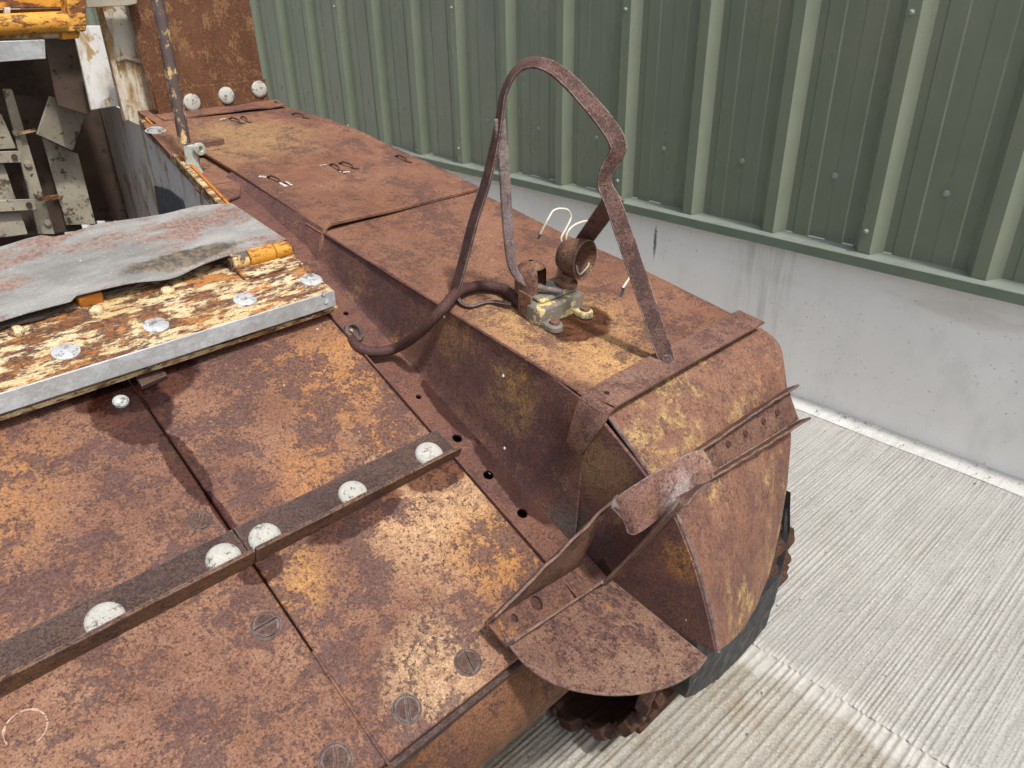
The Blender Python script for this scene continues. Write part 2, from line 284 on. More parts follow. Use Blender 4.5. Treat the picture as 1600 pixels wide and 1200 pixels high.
def flash_mat():
    t = NT('green_flashing')
    g = t.n('ShaderNodeNewGeometry'); sx = t.n('ShaderNodeSeparateXYZ'); t.l(g.outputs['True Normal'], sx.inputs[0])
    c = t.mix(t.rng(t.noise(14, 5, .6, 2), .3, .7), (.115, .145, .105), (.135, .17, .125))
    up = t.math('MULTIPLY', t.rng(sx.outputs['Z'], .3, .8), t.rng(t.noise(26, 7, .7, 3, (1, .3, 1)), .3, .6, .35, .75))   # dust lying on the ledge
    c = t.mix(up, c, (.23, .25, .225))
    c = t.mix(t.rng(t.noise(90, 5, .7, 8), .64, .72, 0, .5), c, (.28, .30, .27))
    return t.out(c, .45, t.bump(t.noise(300, 3, .6, 4), .2, .0008), spec=.45)
M['flash'] = flash_mat()
def plinth_mat():
    t = NT('cast_concrete')
    c = t.mix(t.rng(t.noise(2.2, 8, .65, 1), .3, .7), (.82, .81, .775), (.88, .87, .84))
    c = t.mix(t.rng(t.noise(7, 7, .7, 3, (1, 1, .5)), .50, .74, 0, .28), c, (.52, .52, .49))
    c = t.mix(t.rng(t.noise(60, 4, .7, 5), .64, .72, 0, .55), c, (.34, .34, .32))
    vo = t.n('ShaderNodeTexVoronoi'); vo.inputs['Scale'].default_value = 42; t.l(t.coords(), vo.inputs['Vector'])
    pit = t.math('MULTIPLY', t.rng(vo.outputs['Distance'], .06, .15, 1, 0), t.rng(t.noise(9, 4, .6, 7), .47, .58))
    c = t.mix(t.math('MULTIPLY', pit, .55), c, (.22, .22, .20))
    run = t.math('MULTIPLY', t.blob((0, 1.27, .44), .10, .6, .6, 22, (0, 1.0, .36)), t.rng(t.noise(30, 6, .7, 9, (1, 1, .06)), .42, .66))    # run-off streaks below the flashing
    c = t.mix(t.math('MULTIPLY', run, .42), c, (.34, .335, .31))
    mo = t.math('MULTIPLY', t.blob((0, 1.75, .44), .02, .5, .7, 60, (0, 3, .35)), .9); c = t.mix(mo, c, (.10, .12, .09))
    sm = t.math('MULTIPLY', t.blob((0, .3, .47), .05, .7, .8, 6, (0, .04, 1)), t.rng(t.noise(7, 5, .6, 12, (1, .3, 1)), .45, .65))
    c = t.mix(t.math('MULTIPLY', sm, .4), c, (.46, .40, .30))
    h = t.math('SUBTRACT', t.math('ADD', t.noise(45, 6, .6, 6), t.math('MULTIPLY', t.noise(3, 5, .5, 4), 2.)), t.math('MULTIPLY', pit, 1.4))
    return t.out(c, .82, t.bump(h, .35, .003), spec=.3)
M['plinth'] = plinth_mat()
def slab_mat(name, a, b, dirt, amt):
    t = NT(name)
    c = t.mix(t.rng(t.noise(3, 8, .68, 1), .3, .7), a, b)
    c = t.mix(t.rng(t.noise(40, 6, .7, 3, (.12, 1, 1)), .46, .70, 0, .5), c, tuple(x * .66 for x in a))
    c = t.mix(t.math('MULTIPLY', t.rng(t.noise(6, 8, .75, 5), .48, .62), amt), c, dirt)
    sp = t.noise(190, 4, .75, 7); c = t.mix(t.rng(sp, .55, .68, 0, .6), c, (.58, .57, .54))
    c = t.mix(t.rng(sp, .46, .35, 0, .65), c, tuple(x * .38 for x in a))
    c = t.mix(t.rng(t.noise(75, 4, .7, 11), .68, .72, 0, .85), c, (.10, .09, .08))
    sx = t.n('ShaderNodeSeparateXYZ'); t.l(t.coords(), sx.inputs[0])
    dj = t.math('ABSOLUTE', t.math('SUBTRACT', sx.outputs[0], 1.215))
    bnd = t.rng(t.math('ADD', dj, t.math('MULTIPLY', t.math('SUBTRACT', t.noise(9, 6, .7, 21), .5), .14)), .02, .05, .8, 0)
    c = t.mix(bnd, c, t.mix(t.rng(t.noise(60, 5, .7, 22), .35, .65), (.40, .39, .365), (.50, .49, .47)))
    return t.out(c, .85, t.bump(t.math('ADD', sp, t.noise(70, 5, .7, 9)), .6, .004), spec=.3)
M['slab'] = slab_mat('tined_concrete', (.33, .322, .305), (.395, .387, .368), (.32, .31, .28), .35)
M['slab2'] = slab_mat('worn_concrete', (.30, .282, .245), (.37, .352, .312), (.23, .185, .125), .55)
M['infill'] = slab_mat('cement_infill', (.54, .54, .52), (.64, .64, .62), (.44, .43, .40), .4)
M['far'] = simple('far_concrete', (.40, .39, .36), .9, .15, 4)

# ------------------------------------------------------------------ mesh building
class MB:
    def __init__(s): s.v = []; s.f = []
    def add(s, vs, fs):
        o = len(s.v); s.v += [Vector(x) for x in vs]; s.f += [tuple(i + o for i in f) for f in fs]; return s
    def box(s, c, a, b, d):
        """centre and three half axes"""
        c, a, b, d = map(Vector, (c, a, b, d))
        vs = [c + a * i + b * j + d * k for i in (-1, 1) for j in (-1, 1) for k in (-1, 1)]
        return s.add(vs, [(0, 1, 3, 2), (4, 6, 7, 5), (0, 4, 5, 1), (2, 3, 7, 6), (0, 2, 6, 4), (1, 5, 7, 3)])
    def prism(s, poly, off):
        poly = [Vector(p) for p in poly]; off = Vector(off); n = len(poly)
        return s.add(poly + [p + off for p in poly], [tuple(range(n)), tuple(range(2 * n - 1, n - 1, -1))] + [(i, i + n, (i + 1) % n + n, (i + 1) % n) for i in range(n)])
    def grid(s, fn, nu, nv, th):
        """sheet fn(u,v) with thickness th (vector, or function of u,v)"""
        P = [[Vector(fn(i / nu, j / nv)) for j in range(nv + 1)] for i in range(nu + 1)]
        T = th if callable(th) else (lambda u, v: Vector(th))
        Q = [[P[i][j] + T(i / nu, j / nv) for j in range(nv + 1)] for i in range(nu + 1)]
        m = nv + 1; N = (nu + 1) * m; vs = [p for r in P for p in r] + [p for r in Q for p in r]; fs = []
        for i in range(nu):
            for j in range(nv):
                a, b, c, d = i * m + j, (i + 1) * m + j, (i + 1) * m + j + 1, i * m + j + 1
                fs += [(a, b, c, d), (a + N, d + N, c + N, b + N)]
        for i in range(nu):
            for j in (0, nv):
                a, b = i * m + j, (i + 1) * m + j; fs.append((a, a + N, b + N, b) if j == 0 else (a, b, b + N, a + N))
        for j in range(nv):
            for i in (0, nu):
                a, b = i * m + j, i * m + j + 1; fs.append((a, b, b + N, a + N) if i == 0 else (a, a + N, b + N, b))
        return s.add(vs, fs)
    def sweep(s, path, sect, cap=True):
        """sect(i) -> list of vectors round path[i]"""
        path = [Vector(p) for p in path]; rings = [[path[i] + Vector(q) for q in sect(i)] for i in range(len(path))]
        n = len(rings[0]); vs = [p for r in rings for p in r]; fs = []
        for i in range(len(rings) - 1):
            for k in range(n):
                fs.append((i * n + k, i * n + (k + 1) % n, (i + 1) * n + (k + 1) % n, (i + 1) * n + k))
        if cap: fs += [tuple(range(n - 1, -1, -1)), tuple(range((len(rings) - 1) * n, len(rings) * n))]
        return s.add(vs, fs)
    def tube(s, path, r, seg=10):
        path = [Vector(p) for p in path]; fr = frames(path); R = r if callable(r) else (lambda i: r)
        return s.sweep(path, lambda i: [(fr[i][0] * math.cos(2 * math.pi * k / seg) + fr[i][1] * math.sin(2 * math.pi * k / seg)) * R(i) for k in range(seg)])
    def bar(s, path, wdir, wd, th):
        """flat bar: width along wdir(i), thickness across"""
        path = [Vector(p) for p in path]; W = wdir if callable(wdir) else (lambda i: Vector(wdir)); n = len(path)
        WD = wd if callable(wd) else (lambda i: wd); TH = th if callable(th) else (lambda i: th)
        def sec(i):
            t = (path[min(i + 1, n - 1)] - path[max(i - 1, 0)]).normalized(); q = W(i); q = (q - t * q.dot(t)).normalized(); m = t.cross(q)
            a, b = WD(i) / 2, TH(i) / 2
            return [q * a + m * b, -q * a + m * b, -q * a - m * b, q * a - m * b]
        return s.sweep(path, sec)
    def lathe(s, c, axis, prof, seg=20, cap=True):
        c = Vector(c); axis = Vector(axis).normalized(); a = axis.orthogonal().normalized(); b = axis.cross(a)
        return s.sweep([c + axis * h for r, h in prof], lambda i: [(a * math.cos(2 * math.pi * k / seg) + b * math.sin(2 * math.pi * k / seg)) * max(prof[i][0], 1e-5) for k in range(seg)], cap)
    def build(s, name, mat, parent=None, bevel=0, smooth=35, loc=None):
        me = bpy.data.meshes.new(name); me.from_pydata([tuple(x) for x in s.v], [], s.f)
        bm = bmesh.new(); bm.from_mesh(me); bmesh.ops.remove_doubles(bm, verts=bm.verts, dist=1e-6); bmesh.ops.recalc_face_normals(bm, faces=bm.faces); bm.to_mesh(me); bm.free()
        for p in me.polygons: p.use_smooth = True
        me.set_sharp_from_angle(angle=rad(smooth))
        me.materials.append(M[mat] if isinstance(mat, str) else mat)
        o = bpy.data.objects.new(name, me); COL.objects.link(o)
        if parent: o.parent = parent
        if loc: o.location = loc
        if bevel:
            b = o.modifiers.new('bevel', 'BEVEL'); b.width = bevel; b.segments = 2; b.limit_method = 'ANGLE'; b.angle_limit = rad(40)
        return o
def frames(path):
    n = len(path); out = []; prev = None
    for i in range(n):
        t = (path[min(i + 1, n - 1)] - path[max(i - 1, 0)]).normalized()
        a = (prev - t * prev.dot(t)).normalized() if prev is not None else t.orthogonal().normalized()
        prev = a; out.append((a, t.cross(a)))
    return out
def smooth_path(pts, k=6):
    pts = [Vector(p) for p in pts]; q = [pts[0] * 2 - pts[1]] + pts + [pts[-1] * 2 - pts[-2]]; out = []
    for i in range(1, len(q) - 2):
        for j in range(k):
            t = j / k; a, b, c, d = q[i - 1], q[i], q[i + 1], q[i + 2]
            out.append(.5 * ((2 * b) + (c - a) * t + (2 * a - 5 * b + 4 * c - d) * t * t + (3 * b - a - 3 * c + d) * t ** 3))
    return out + [pts[-1]]
def polyline(pts, t):
    """point at fraction t of a polyline by length"""
    pts = [Vector(p) for p in pts]; L = [(pts[i + 1] - pts[i]).length for i in range(len(pts) - 1)]; d = t * sum(L)
    for i, l in enumerate(L):
        if d <= l or i == len(L) - 1: return pts[i].lerp(pts[i + 1], min(1, d / l) if l else 0)
        d -= l
def wob(p, s=6, a=.002): return mnoise.noise(Vector(p) * s) * a
def disc_holes(mb, p0, du, L, dv, W, nrm, th, holes, seg=16):
    """strip p0 + du*s + dv*t (0<=s<=L, 0<=t<=W), thickness th against nrm, with round through holes [(s, t, r)]"""
    du, dv, nrm = Vector(du), Vector(dv), Vector(nrm); P = lambda s_, t_, d: Vector(p0) + du * s_ + dv * t_ - nrm * d
    cur = 0.0
    def quad(s0, s1): mb.box((P(s0, 0, 0) + P(s1, W, th)) / 2, du * (s1 - s0) / 2, dv * W / 2, nrm * th / 2)
    for (hs, ht, r) in sorted(holes):
        a0, a1 = hs - r * 2, hs + r * 2
        quad(cur, a0); cur = a1; vs = []; fs = []
        for k in range(seg):
            an = 2 * math.pi * (k + .5) / seg; cx, sy = math.cos(an), math.sin(an)
            es = [(a1 - hs) / cx if cx > 0 else (a0 - hs) / cx, (W - ht) / sy if sy > 0 else -ht / sy]; e = min(es)
            os, ot = hs + cx * e, ht + sy * e
            vs += [P(hs + cx * r, ht + sy * r, 0), P(os, ot, 0), P(hs + cx * r, ht + sy * r, th), P(os, ot, th)]
        for (cs, ct) in ((a0, 0), (a1, 0), (a0, W), (a1, W)): vs += [P(cs, ct, 0), P(cs, ct, th)]
        for k in range(seg):
            a, b = 4 * k, 4 * ((k + 1) % seg)
            fs += [(a, a + 1, b + 1, b), (a + 2, b + 2, b + 3, a + 3), (a, b, b + 2, a + 2)]
            # corner triangle where the outer ring turns from one side of the square to another
            va, vb = vs[a + 1], vs[b + 1]
            for ci, (cs, ct) in enumerate(((a0, 0), (a1, 0), (a0, W), (a1, W))):
                an = math.atan2(ct - ht, cs - hs) % (2 * math.pi); k0 = 2 * math.pi * (k + .5) / seg; k1 = k0 + 2 * math.pi / seg
                if k0 < an < k1 or k0 < an + 2 * math.pi < k1: fs += [(a + 1, 4 * seg + 2 * ci, b + 1), (a + 3, b + 3, 4 * seg + 2 * ci + 1)]
        mb.add(vs, fs)
    quad(cur, L); return mb
def empty(name, loc=(0, 0, 0), label=None, cat=None, rz=0, parent=None):
    o = bpy.data.objects.new(name, None); COL.objects.link(o); o.location = loc; o.rotation_euler = (0, 0, rz); o.empty_display_size = .1
    if label: o['label'] = label; o['category'] = cat
    if parent: o.parent = parent
    return o
def lab(o, label): o['label'] = label; return o
def place(src, name, parent, loc, zaxis=None, spin=0, scale=1, first=[None]):
    """copy of a small repeated piece, sharing its mesh"""
    o = src.copy(); COL.objects.link(o); o.parent = parent; o.location = loc
    if zaxis is not None: o.rotation_euler = (Vector(zaxis).to_track_quat('Z', 'Y') @ Matrix.Rotation(spin, 3, 'Z').to_quaternion()).to_euler()
    o.scale = (scale,) * 3 if not isinstance(scale, tuple) else scale
    return o
# ================================================================== THE SETTING
WROT = rad(-1.5)                       # the wall and the slab run 1.5 degrees off the vehicle's own axes
BASE = {}
def part(mb, name, mat, parent, bevel=0, smooth=35):
    """a mesh given in the place's coordinates, parented to its thing or part"""
    o = mb.build(name, mat, parent, bevel, smooth); o.location = -BASE.get(parent.name, V3(0, 0, 0)) if parent else V3(0, 0, 0); return o
def struct(o, rot=True):
    o['kind'] = 'structure'
    if rot: o.rotation_euler = (0, 0, WROT)
    return o
struct(MB().box((0, 0, -.06), (300, 0, 0), (0, 300, 0), (0, 0, .045)).build('ground', 'far'), False)
def tined_slab(name, mat, x0, x1, y0, y1, z, seed, amp, pitch=1):
    rnd = random.Random(seed); ridges = []; y = y0
    while y < y1:
        y += rnd.choice((.007, .008, .009, .010, .012, .016)) * rnd.uniform(.85, 1.15) * pitch; ridges.append((y, rnd.uniform(.35, 1), rnd.uniform(.0020, .0036) * pitch))
    hs = {}
    ny = int((y1 - y0) / .0022); nx = 22
    import bisect
    ys = [r[0] for r in ridges]
    def h(y):
        i = bisect.bisect(ys, y); q = 0
        for k in range(max(0, i - 2), min(len(ys), i + 2)):
            c, a, wd = ridges[k]; q = max(q, a * math.exp(-((y - c) / wd) ** 2))
        return q
    vs, fs = [], []; edgej = .0022
    for j in range(ny + 1):
        yy = y0 + (y1 - y0) * j / ny
        for i in range(nx + 1):
            xx = x0 + (x1 - x0) * i / nx
            d = yy + .004 * mnoise.noise((xx * 2.2, yy * .7, seed)) + .0012 * mnoise.noise((xx * 9, yy * 3, seed + 4))
            k = .75 + .45 * mnoise.noise((xx * 4, yy * 9, seed + 9)); zz = z + amp * h(d) * max(.1, k) + .0015 * mnoise.noise((xx * 3, yy * 3, seed))
            xx += edgej * (math.exp(-(x1 - xx) / .01) if seed == 8 else -math.exp(-(xx - x0) / .01)) * (.6 * mnoise.noise((0, yy * 30, seed)) + .5 * mnoise.noise((0, yy * 90, seed)) + .05); vs.append((xx, yy, zz))
    for j in range(ny):
        for i in range(nx):
            a = j * (nx + 1) + i; fs.append((a, a + 1, a + nx + 2, a + nx + 1))
    return struct(MB().add(vs, fs).build(name, mat, smooth=180))
tined_slab('yard_slab', 'slab', 1.2352, 2.30, -.8, 2.4, 0, 3, .0048)
tined_slab('vehicle_slab', 'slab2', -.6, 1.2342, -.4, 1.9, -.001, 8, .0062, 1.6)
struct(MB().box((1.77, -3.3, -.009), (.535, 0, 0), (0, 2.498, 0), (0, 0, .008)).build('yard_slab', 'slab'))
struct(MB().box((1.77, 8.4, -.009), (.535, 0, 0), (0, 5.998, 0), (0, 0, .008)).build('yard_slab', 'slab'))
struct(MB().box((-1.2, 8.0, -.011), (2.43, 0, 0), (0, 6.098, 0), (0, 0, .008)).build('vehicle_slab', 'slab2'))
struct(MB().grid(lambda u, v: (2.292 + .012 * mnoise.noise((u * 40, 3, 1)) * (1 - v) + v * .085, -2 + 14 * u, .004 + .006 * v + .002 * mnoise.noise((u * 90, v * 3, 2))), 400, 3, (0, 0, -.02)).build('cement_strip', 'infill'))

SHED = empty('shed', (0, 0, 0), 'green ribbed metal shed wall standing on a pale concrete plinth', 'building', WROT)
WX = 2.373
SHED.location = Matrix.Rotation(WROT, 3, 'Z') @ V3(WX, 2.5, 0); BASE['shed'] = V3(WX, 2.5, 0)
def plinth_fn(u, v): return V3(WX + .0015 * mnoise.noise((u * 30, v * 3, 5)), -2 + 14 * u, .60 * v)
part(MB().grid(plinth_fn, 120, 8, (.25, 0, 0)), 'concrete_plinth', 'plinth', SHED)
# one sheet of cladding: three ribs, each pan with two shallow raised bands
def clad_profile(w):
    pts = []
    for k in range(3):
        y = k / 3
        pts += [(y, 0), (y + .030, -.032), (y + .068, -.032), (y + .098, 0)]
        a, b = y + .098, y + 1 / 3
        for (f0, f1) in ((.143, .41), (.643, .893)):
            p, q = a + (b - a) * f0, a + (b - a) * f1
            pts += [(p, 0), (p + .005, -.003), (q - .005, -.003), (q, 0)]
    return pts + [(1.0, 0)]
CH = 2.75
prof = clad_profile(1)
mbc = MB(); n = len(prof)
vs = []; fs = []
for zz in (.592, .592 + CH):
    for (y, d) in prof: vs.append((d, y, zz))
for zz in (.592, .592 + CH):
    for (y, d) in prof: vs.append((d + .0012, y, zz))
for i in range(n - 1):
    fs += [(i, i + n, i + 1 + n, i + 1), (i + 2 * n, i + 1 + 2 * n, i + 1 + 3 * n, i + 3 * n), (i, i + 1, i + 1 + 2 * n, i + 2 * n)]
mbc.add(vs, fs)
clad0 = mbc.build('cladding_sheet', 'clad', SHED, smooth=12)
scr = MB().lathe((0, 0, 0), (-1, 0, 0), [(.0112, 0), (.0112, .0015), (.0085, .003), (.0078, .006), (.0062, .0085), (.003, .0095)], 14)
scr0 = scr.build('screw', 'cladscrew', clad0); st0 = None
first = True
for k in range(-3, 10):
    c = clad0 if k == -3 else clad0.copy()
    if k != -3: COL.objects.link(c); c.parent = SHED
    c.location = V3(0, .906 - .030 + k, 0) - V3(0, 2.5, 0)
    spots = [(-.001, j / 3 + .030 + .167, .804) for j in range(3)] + [(-.001, j / 3 + .030 + .167, 2.0) for j in range(3)]
    stitch = [(-.032, .054, .66), (-.032, .054, 1.27), (-.032, .054, 1.9)]
    for q, (p, sc) in enumerate([(s, 1) for s in spots] + [(s, .75) for s in stitch]):
        s_ = scr0 if first else scr0.copy()
        if not first: COL.objects.link(s_)
        first = False; s_.parent = c; s_.location = p; s_.scale = (sc,) * 3
fl = [(WX + .004, .597), (WX - .003, .5965), (WX - .050, .584), (WX - .052, .582), (WX - .053, .553), (WX - .047, .549), (WX - .046, .552), (WX - .050, .580), (WX - .003, .5925), (WX + .004, .593)]
part(MB().sweep([(0, -2.2 + i * .25, 0) for i in range(58)], lambda i: [V3(x + .0015 * mnoise.noise((i * .4, 2, 1)), 0, z + .0018 * mnoise.noise((i * .3, 0, 1))) for x, z in fl]), 'drip_flashing', 'flash', SHED, smooth=25)

# grit and small stones along the foot of the wall and on the worn slab
rg = random.Random(5); mb = MB()
for k in range(260):
    if k < 110: x, y, r = WX - abs(rg.gauss(0, .05)) - .01, rg.uniform(-.3, 2.2), rg.uniform(.0015, .005)
    elif k < 190: x, y, r = rg.uniform(1.25, 2.3), rg.uniform(-.3, 1.6), rg.uniform(.001, .003)
    else: x, y, r = rg.uniform(.5, 1.22), rg.uniform(-.2, .7), rg.uniform(.001, .0035)
    z = .012 if x > 2.29 else .003
    mb.add([(x + r * a * rg.uniform(.6, 1.3), y + r * b * rg.uniform(.6, 1.3), z + r * c) for a, b, c in ((1, 0, 0), (0, 1, 0), (-1, 0, 0), (0, -1, 0), (0, 0, .8), (0, 0, -.8))], [(0, 1, 4), (1, 2, 4), (2, 3, 4), (3, 0, 4), (1, 0, 5), (2, 1, 5), (3, 2, 5), (0, 3, 5)])
M['grit'] = simple('grit', (.20, .18, .15), .9, .5, 30)
gr = mb.build('grit', 'grit', smooth=20); gr['kind'] = 'stuff'; gr['label'] = 'loose grit along the foot of the concrete wall'; gr['category'] = 'grit'; gr.rotation_euler = (0, 0, WROT)
# ================================================================== THE VEHICLE
VEH = empty('armoured_vehicle', (0.1, 2.2, 0), 'rusty riveted tracked military vehicle parked beside the green shed', 'tracked vehicle'); BASE['armoured_vehicle'] = V3(0.1, 2.2, 0)
# ---- front deck plates
def deck(x0, x1, y0, y1, seed, dent=.0015, nu=40, nv=26):
    def fn(u, v):
        x, y = x0 + (x1 - x0) * u, y0 + (y1 - y0) * v
        return V3(x, y, gz(y)) + GN * (mnoise.noise((x * 5, y * 5, seed)) * dent - .004 * math.exp(-((1 - u) / .03) ** 2) * 0)
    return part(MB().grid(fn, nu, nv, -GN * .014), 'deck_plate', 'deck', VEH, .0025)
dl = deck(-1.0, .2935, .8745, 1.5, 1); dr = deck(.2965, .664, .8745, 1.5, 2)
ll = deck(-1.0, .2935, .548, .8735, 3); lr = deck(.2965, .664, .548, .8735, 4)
part(MB().box((-.17, .557, gz(.557) - .034), (.83, 0, 0), GT * .0045, GN * .017), 'deck_edge_strip', 'bar', VEH, .002)
part(MB().box((.295, .625, gz(.625) - .0012), (.0016, 0, 0), GT * .088, GN * .001), 'seam_filler', 'deck', lr)
# ---- slotted screws
smb = MB()
for sgn in (-1, 1):
    pl_ = []
    for k in range(13):
        a = math.pi * k / 12; pl_.append(V3(math.cos(a) * .0165, sgn * max(.0021, math.sin(a) * .0165), 0))
    smb.prism([p * 1 for p in pl_], (0, 0, .0028)); smb.prism([V3(p.x * .93, sgn * max(.0022, abs(p.y) * .93), .0028) for p in pl_], (0, 0, .0012))
smb.lathe((0, 0, -.001), (0, 0, 1), [(.0205, 0), (.0205, .0014), (.0172, .0018), (.0168, .0006), (.001, .0006)], 22)
screw0 = smb.build('slotted_screw', 'screw', ll)
def on(mat_o, parent, src, lst, name=None):
    for i, (p, zax, spin, sc) in enumerate(lst):
        place(src, name, parent, p, zax, spin, sc)
screw0.location = V3(.263, .763, gz(.763, .0006)); screw0.rotation_euler = GN.to_track_quat('Z', 'Y').to_euler(); screw0.scale = (1, 1, 1.2)
for (par, x, y, sp, sc) in ((lr, .459, .582, 1.35, 1.1), (lr, .352, .581, 1.1, 1.1), (ll, .245, .584, 1.0, 1.15), (dl, .267, .935, .9, .95), (ll, .03, .585, .4, 1.1)):
    place(screw0, '', par, V3(x, y, gz(y, .0008)), GN, sp, (sc * .90, sc * .90, .9))
# broken ring of old paint
mb = MB()
for k in range(64):
    a = 2 * math.pi * k / 64; w_ = .0010 + .0028 * max(0, mnoise.noise((k * .21, 2, 7)) + .35)
    if 34 < k < 50 or mnoise.noise((k * .5, 9, 1)) < -.28: continue
    r0, r1 = .0212 - w_ / 2, .0212 + w_ / 2; b = a + 2 * math.pi / 62
    mb.prism([V3(-.012, .799, gz(.799, .0010)) + V3(1, 0, 0) * (math.cos(t) * r) + GT * (math.sin(t) * r) for (t, r) in ((a, r0), (a, r1), (b, r1), (b, r0))], GN * .0004)
part(mb, 'paint_ring', 'ringpaint', ll)
# ---- angle bars across the deck, with rivets half hidden behind the upright leg
rmb = MB().lathe((0, 0, 0), (0, 0, 1), [(.0245, -.001), (.0243, .0016), (.0228, .0052), (.019, .0084), (.012, .0108), (.004, .0118), (.0005, .0119)], 22)
rivet0 = None
def angle_bar(x0, x1, h0, h1, rv, seed):
    global rivet0
    mb = MB(); lb_ = MB()
    def leg(u, v):
        x = x0 + (x1 - x0) * u; y = .850 + .052 * v
        return V3(x, y, gz(y)) + GN * (.0045 + wob((x, y, seed), 14, .0008)) + GT * (0 if v < .5 else wob((x, seed, 1), 20, .0015))
    lb_.grid(leg, 30, 3, -GN * .0045)
    def up(u, v):
        x = x0 + (x1 - x0) * u; h = (h0 + (h1 - h0) * u) + wob((x, seed, 5), 30, .0015)
        return V3(x, .850, gz(.850)) + GN * (h * v + .0002) - GT * (.0005 + wob((x, v, seed), 9, .001))
    mb.grid(up, 30, 3, -GT * .0065)
    o = part(mb, 'angle_bar', 'barface', VEH, .0013); part(lb_, 'bar_leg', 'bar', o, .001)
    for x in rv:
        p = V3(x, .868, gz(.868)) + GN * .0045
        if rivet0 is None:
            rivet0 = rmb.build('rivet', 'rivet', o); rivet0.location = p; rivet0.rotation_euler = GN.to_track_quat('Z', 'Y').to_euler()
        else: place(rivet0, '', o, p, GN, random.uniform(0, 6), (random.uniform(.95, 1.06), random.uniform(.92, 1.04), random.uniform(.72, .9)))
    return o
angle_bar(-1.0, .2955, .050, .036, (.264, .106, -.05, -.2, -.36, -.52, -.68, -.84), 1); angle_bar(.298, .677, .036, .024, (.63, .477, .327), 2)
# ---- bolting flange between deck and track guard
L_ = (1.40 - .56) / GT.y
hs = [((y - .56) / GT.y, t, r) for (y, t, r) in ((1.213, .040, .0055), (.991, .037, .0055), (.889, .040, .0092), (.806, .037, .0095), (.723, .037, .0095), (1.158, .020, .0165))]
mb = disc_holes(MB(), (.671, .56, gz(.56, -.020)), GT, L_, (1, 0, 0), .079, GN, .005, hs)
flange = part(mb, 'bolting_flange', 'flange', VEH)
sl2 = V3(0, .36, .094).normalized()
mb = disc_holes(MB(), (.671, 1.401, gz(1.40, -.0195)), sl2, .34, (1, 0, 0), .10, sl2.cross(V3(-1, 0, 0)) * 1, .005, [(.235, .032, .006)])
part(mb, 'bolting_flange', 'flange', VEH)
part(MB().box((.705, 1.0, gz(1.0, -.075)), (.04, 0, 0), GT * .5, GN * .002), 'under_plate', 'lower', VEH)
part(MB().box((.80, 1.75, .55), (.003, 0, 0), (0, .46, 0), (0, 0, .28)), 'hull_side_plate', 'lower', VEH)
part(MB().box((.735, 1.62, .79), (.068, 0, 0), (0, .26, .07), (0, 0, .003)), 'under_plate', 'lower', VEH)
part(MB().bar([V3(.6665, y, gz(y, -.012)) for y in (.56, 1.0, 1.45)], (0, 0, 1), .03, .003), 'hull_side_plate', 'flange', VEH)
# ---- track guard: side, cheek, top, nose
def skirt(u, v):
    yf = .640 if v < .5 else .640 - .040 * ((v - .5) / .5) ** 1.2
    y = 1.372 + (yf - 1.372) * u
    zb, zt = gz(y, -.021), fz(y, -.002); z = zb + (zt - zb) * v
    x = .747 + .026 * v + .0015 * mnoise.noise((y * 5, z * 5, 3))
    fl_ = max(0, min(1, (.78 - y) / .15)) * max(0, min(1, (v - .42) / .4)); x -= .013 * fl_ * fl_ * (3 - 2 * fl_)
    x -= .004 * math.exp(-(v / .06) ** 2)
    return V3(x, y, z)
part(MB().grid(skirt, 50, 16, (.0035, 0, 0)), 'guard_side', 'skirt', VEH, .001)
IC = [(.645, .797), (.608, .784), (.575, .760), (.532, .725), (.473, .674), (.444, .632), (.419, .585), (.395, .528), (.372, .463)]
OC = [(.645, .796, 1.220), (.602, .781, 1.222), (.572, .766, 1.224), (.550, .742, 1.222), (.524, .694, 1.205), (.495, .640, 1.18), (.477, .585, 1.168), (.470, .490, 1.16), (.470, .385, 1.155)]
ICs = smooth_path([V3(.772, y, z) for y, z in IC], 5); OCs = smooth_path([V3(x, y, z) for y, z, x in OC], 5)
cheek = [V3(.768 - .010 * min(1, max(0, (p.y - .50) / .1)), p.y, p.z) for p in ICs] + [V3(.760, y, z) for y, z in ((.45, .462), (.60, .466), (.655, .515), (.672, .60), (.664, .70), (.650, fz(.65, -.008)))]
part(MB().prism(cheek, (.006, 0, 0)), 'guard_cheek', 'skirt', VEH, .001)
BT = [V3(.772, .372, .463), V3(.83, .385, .428), V3(.90, .400, .392), V3(.99, .420, .368), V3(1.07, .440, .372), V3(1.125, .458, .395), V3(1.15, .468, .43), V3(1.155, .470, .46)]
def nose(u, v):
    k = u * (len(ICs) - 1); i = min(int(k), len(ICs) - 2); f = k - i
    a, b = ICs[i].lerp(ICs[i + 1], f), OCs[i].lerp(OCs[i + 1], f)
    p = a.lerp(b, v); e = polyline(BT, v) - ICs[-1].lerp(OCs[-1], v)
    p = p + e * (u ** 2.5) + V3(0, -.004 * math.sin(math.pi * v) * max(0, u - .3), 0)
    p.y += .012 * max(0, (v - .93) / .07) ** 2 + .0035 * mnoise.noise((p.x * 6, p.z * 6, 2)) + .0015 * mnoise.noise((p.x * 16, p.z * 16, 6)); p.x += .02 * math.sin(math.pi * min(1, u * 1.5)) * max(0, v - .8) / .2 * .6
    return p
nose_o = part(MB().grid(nose, 44, 30, (0, .0035, -.001)), 'guard_nose', 'nose', VEH, .001)
part(MB().tube([p + V3(.0015, -.001, .001) for p in ICs], .0032, 8), 'edge_weld', 'strap', nose_o)
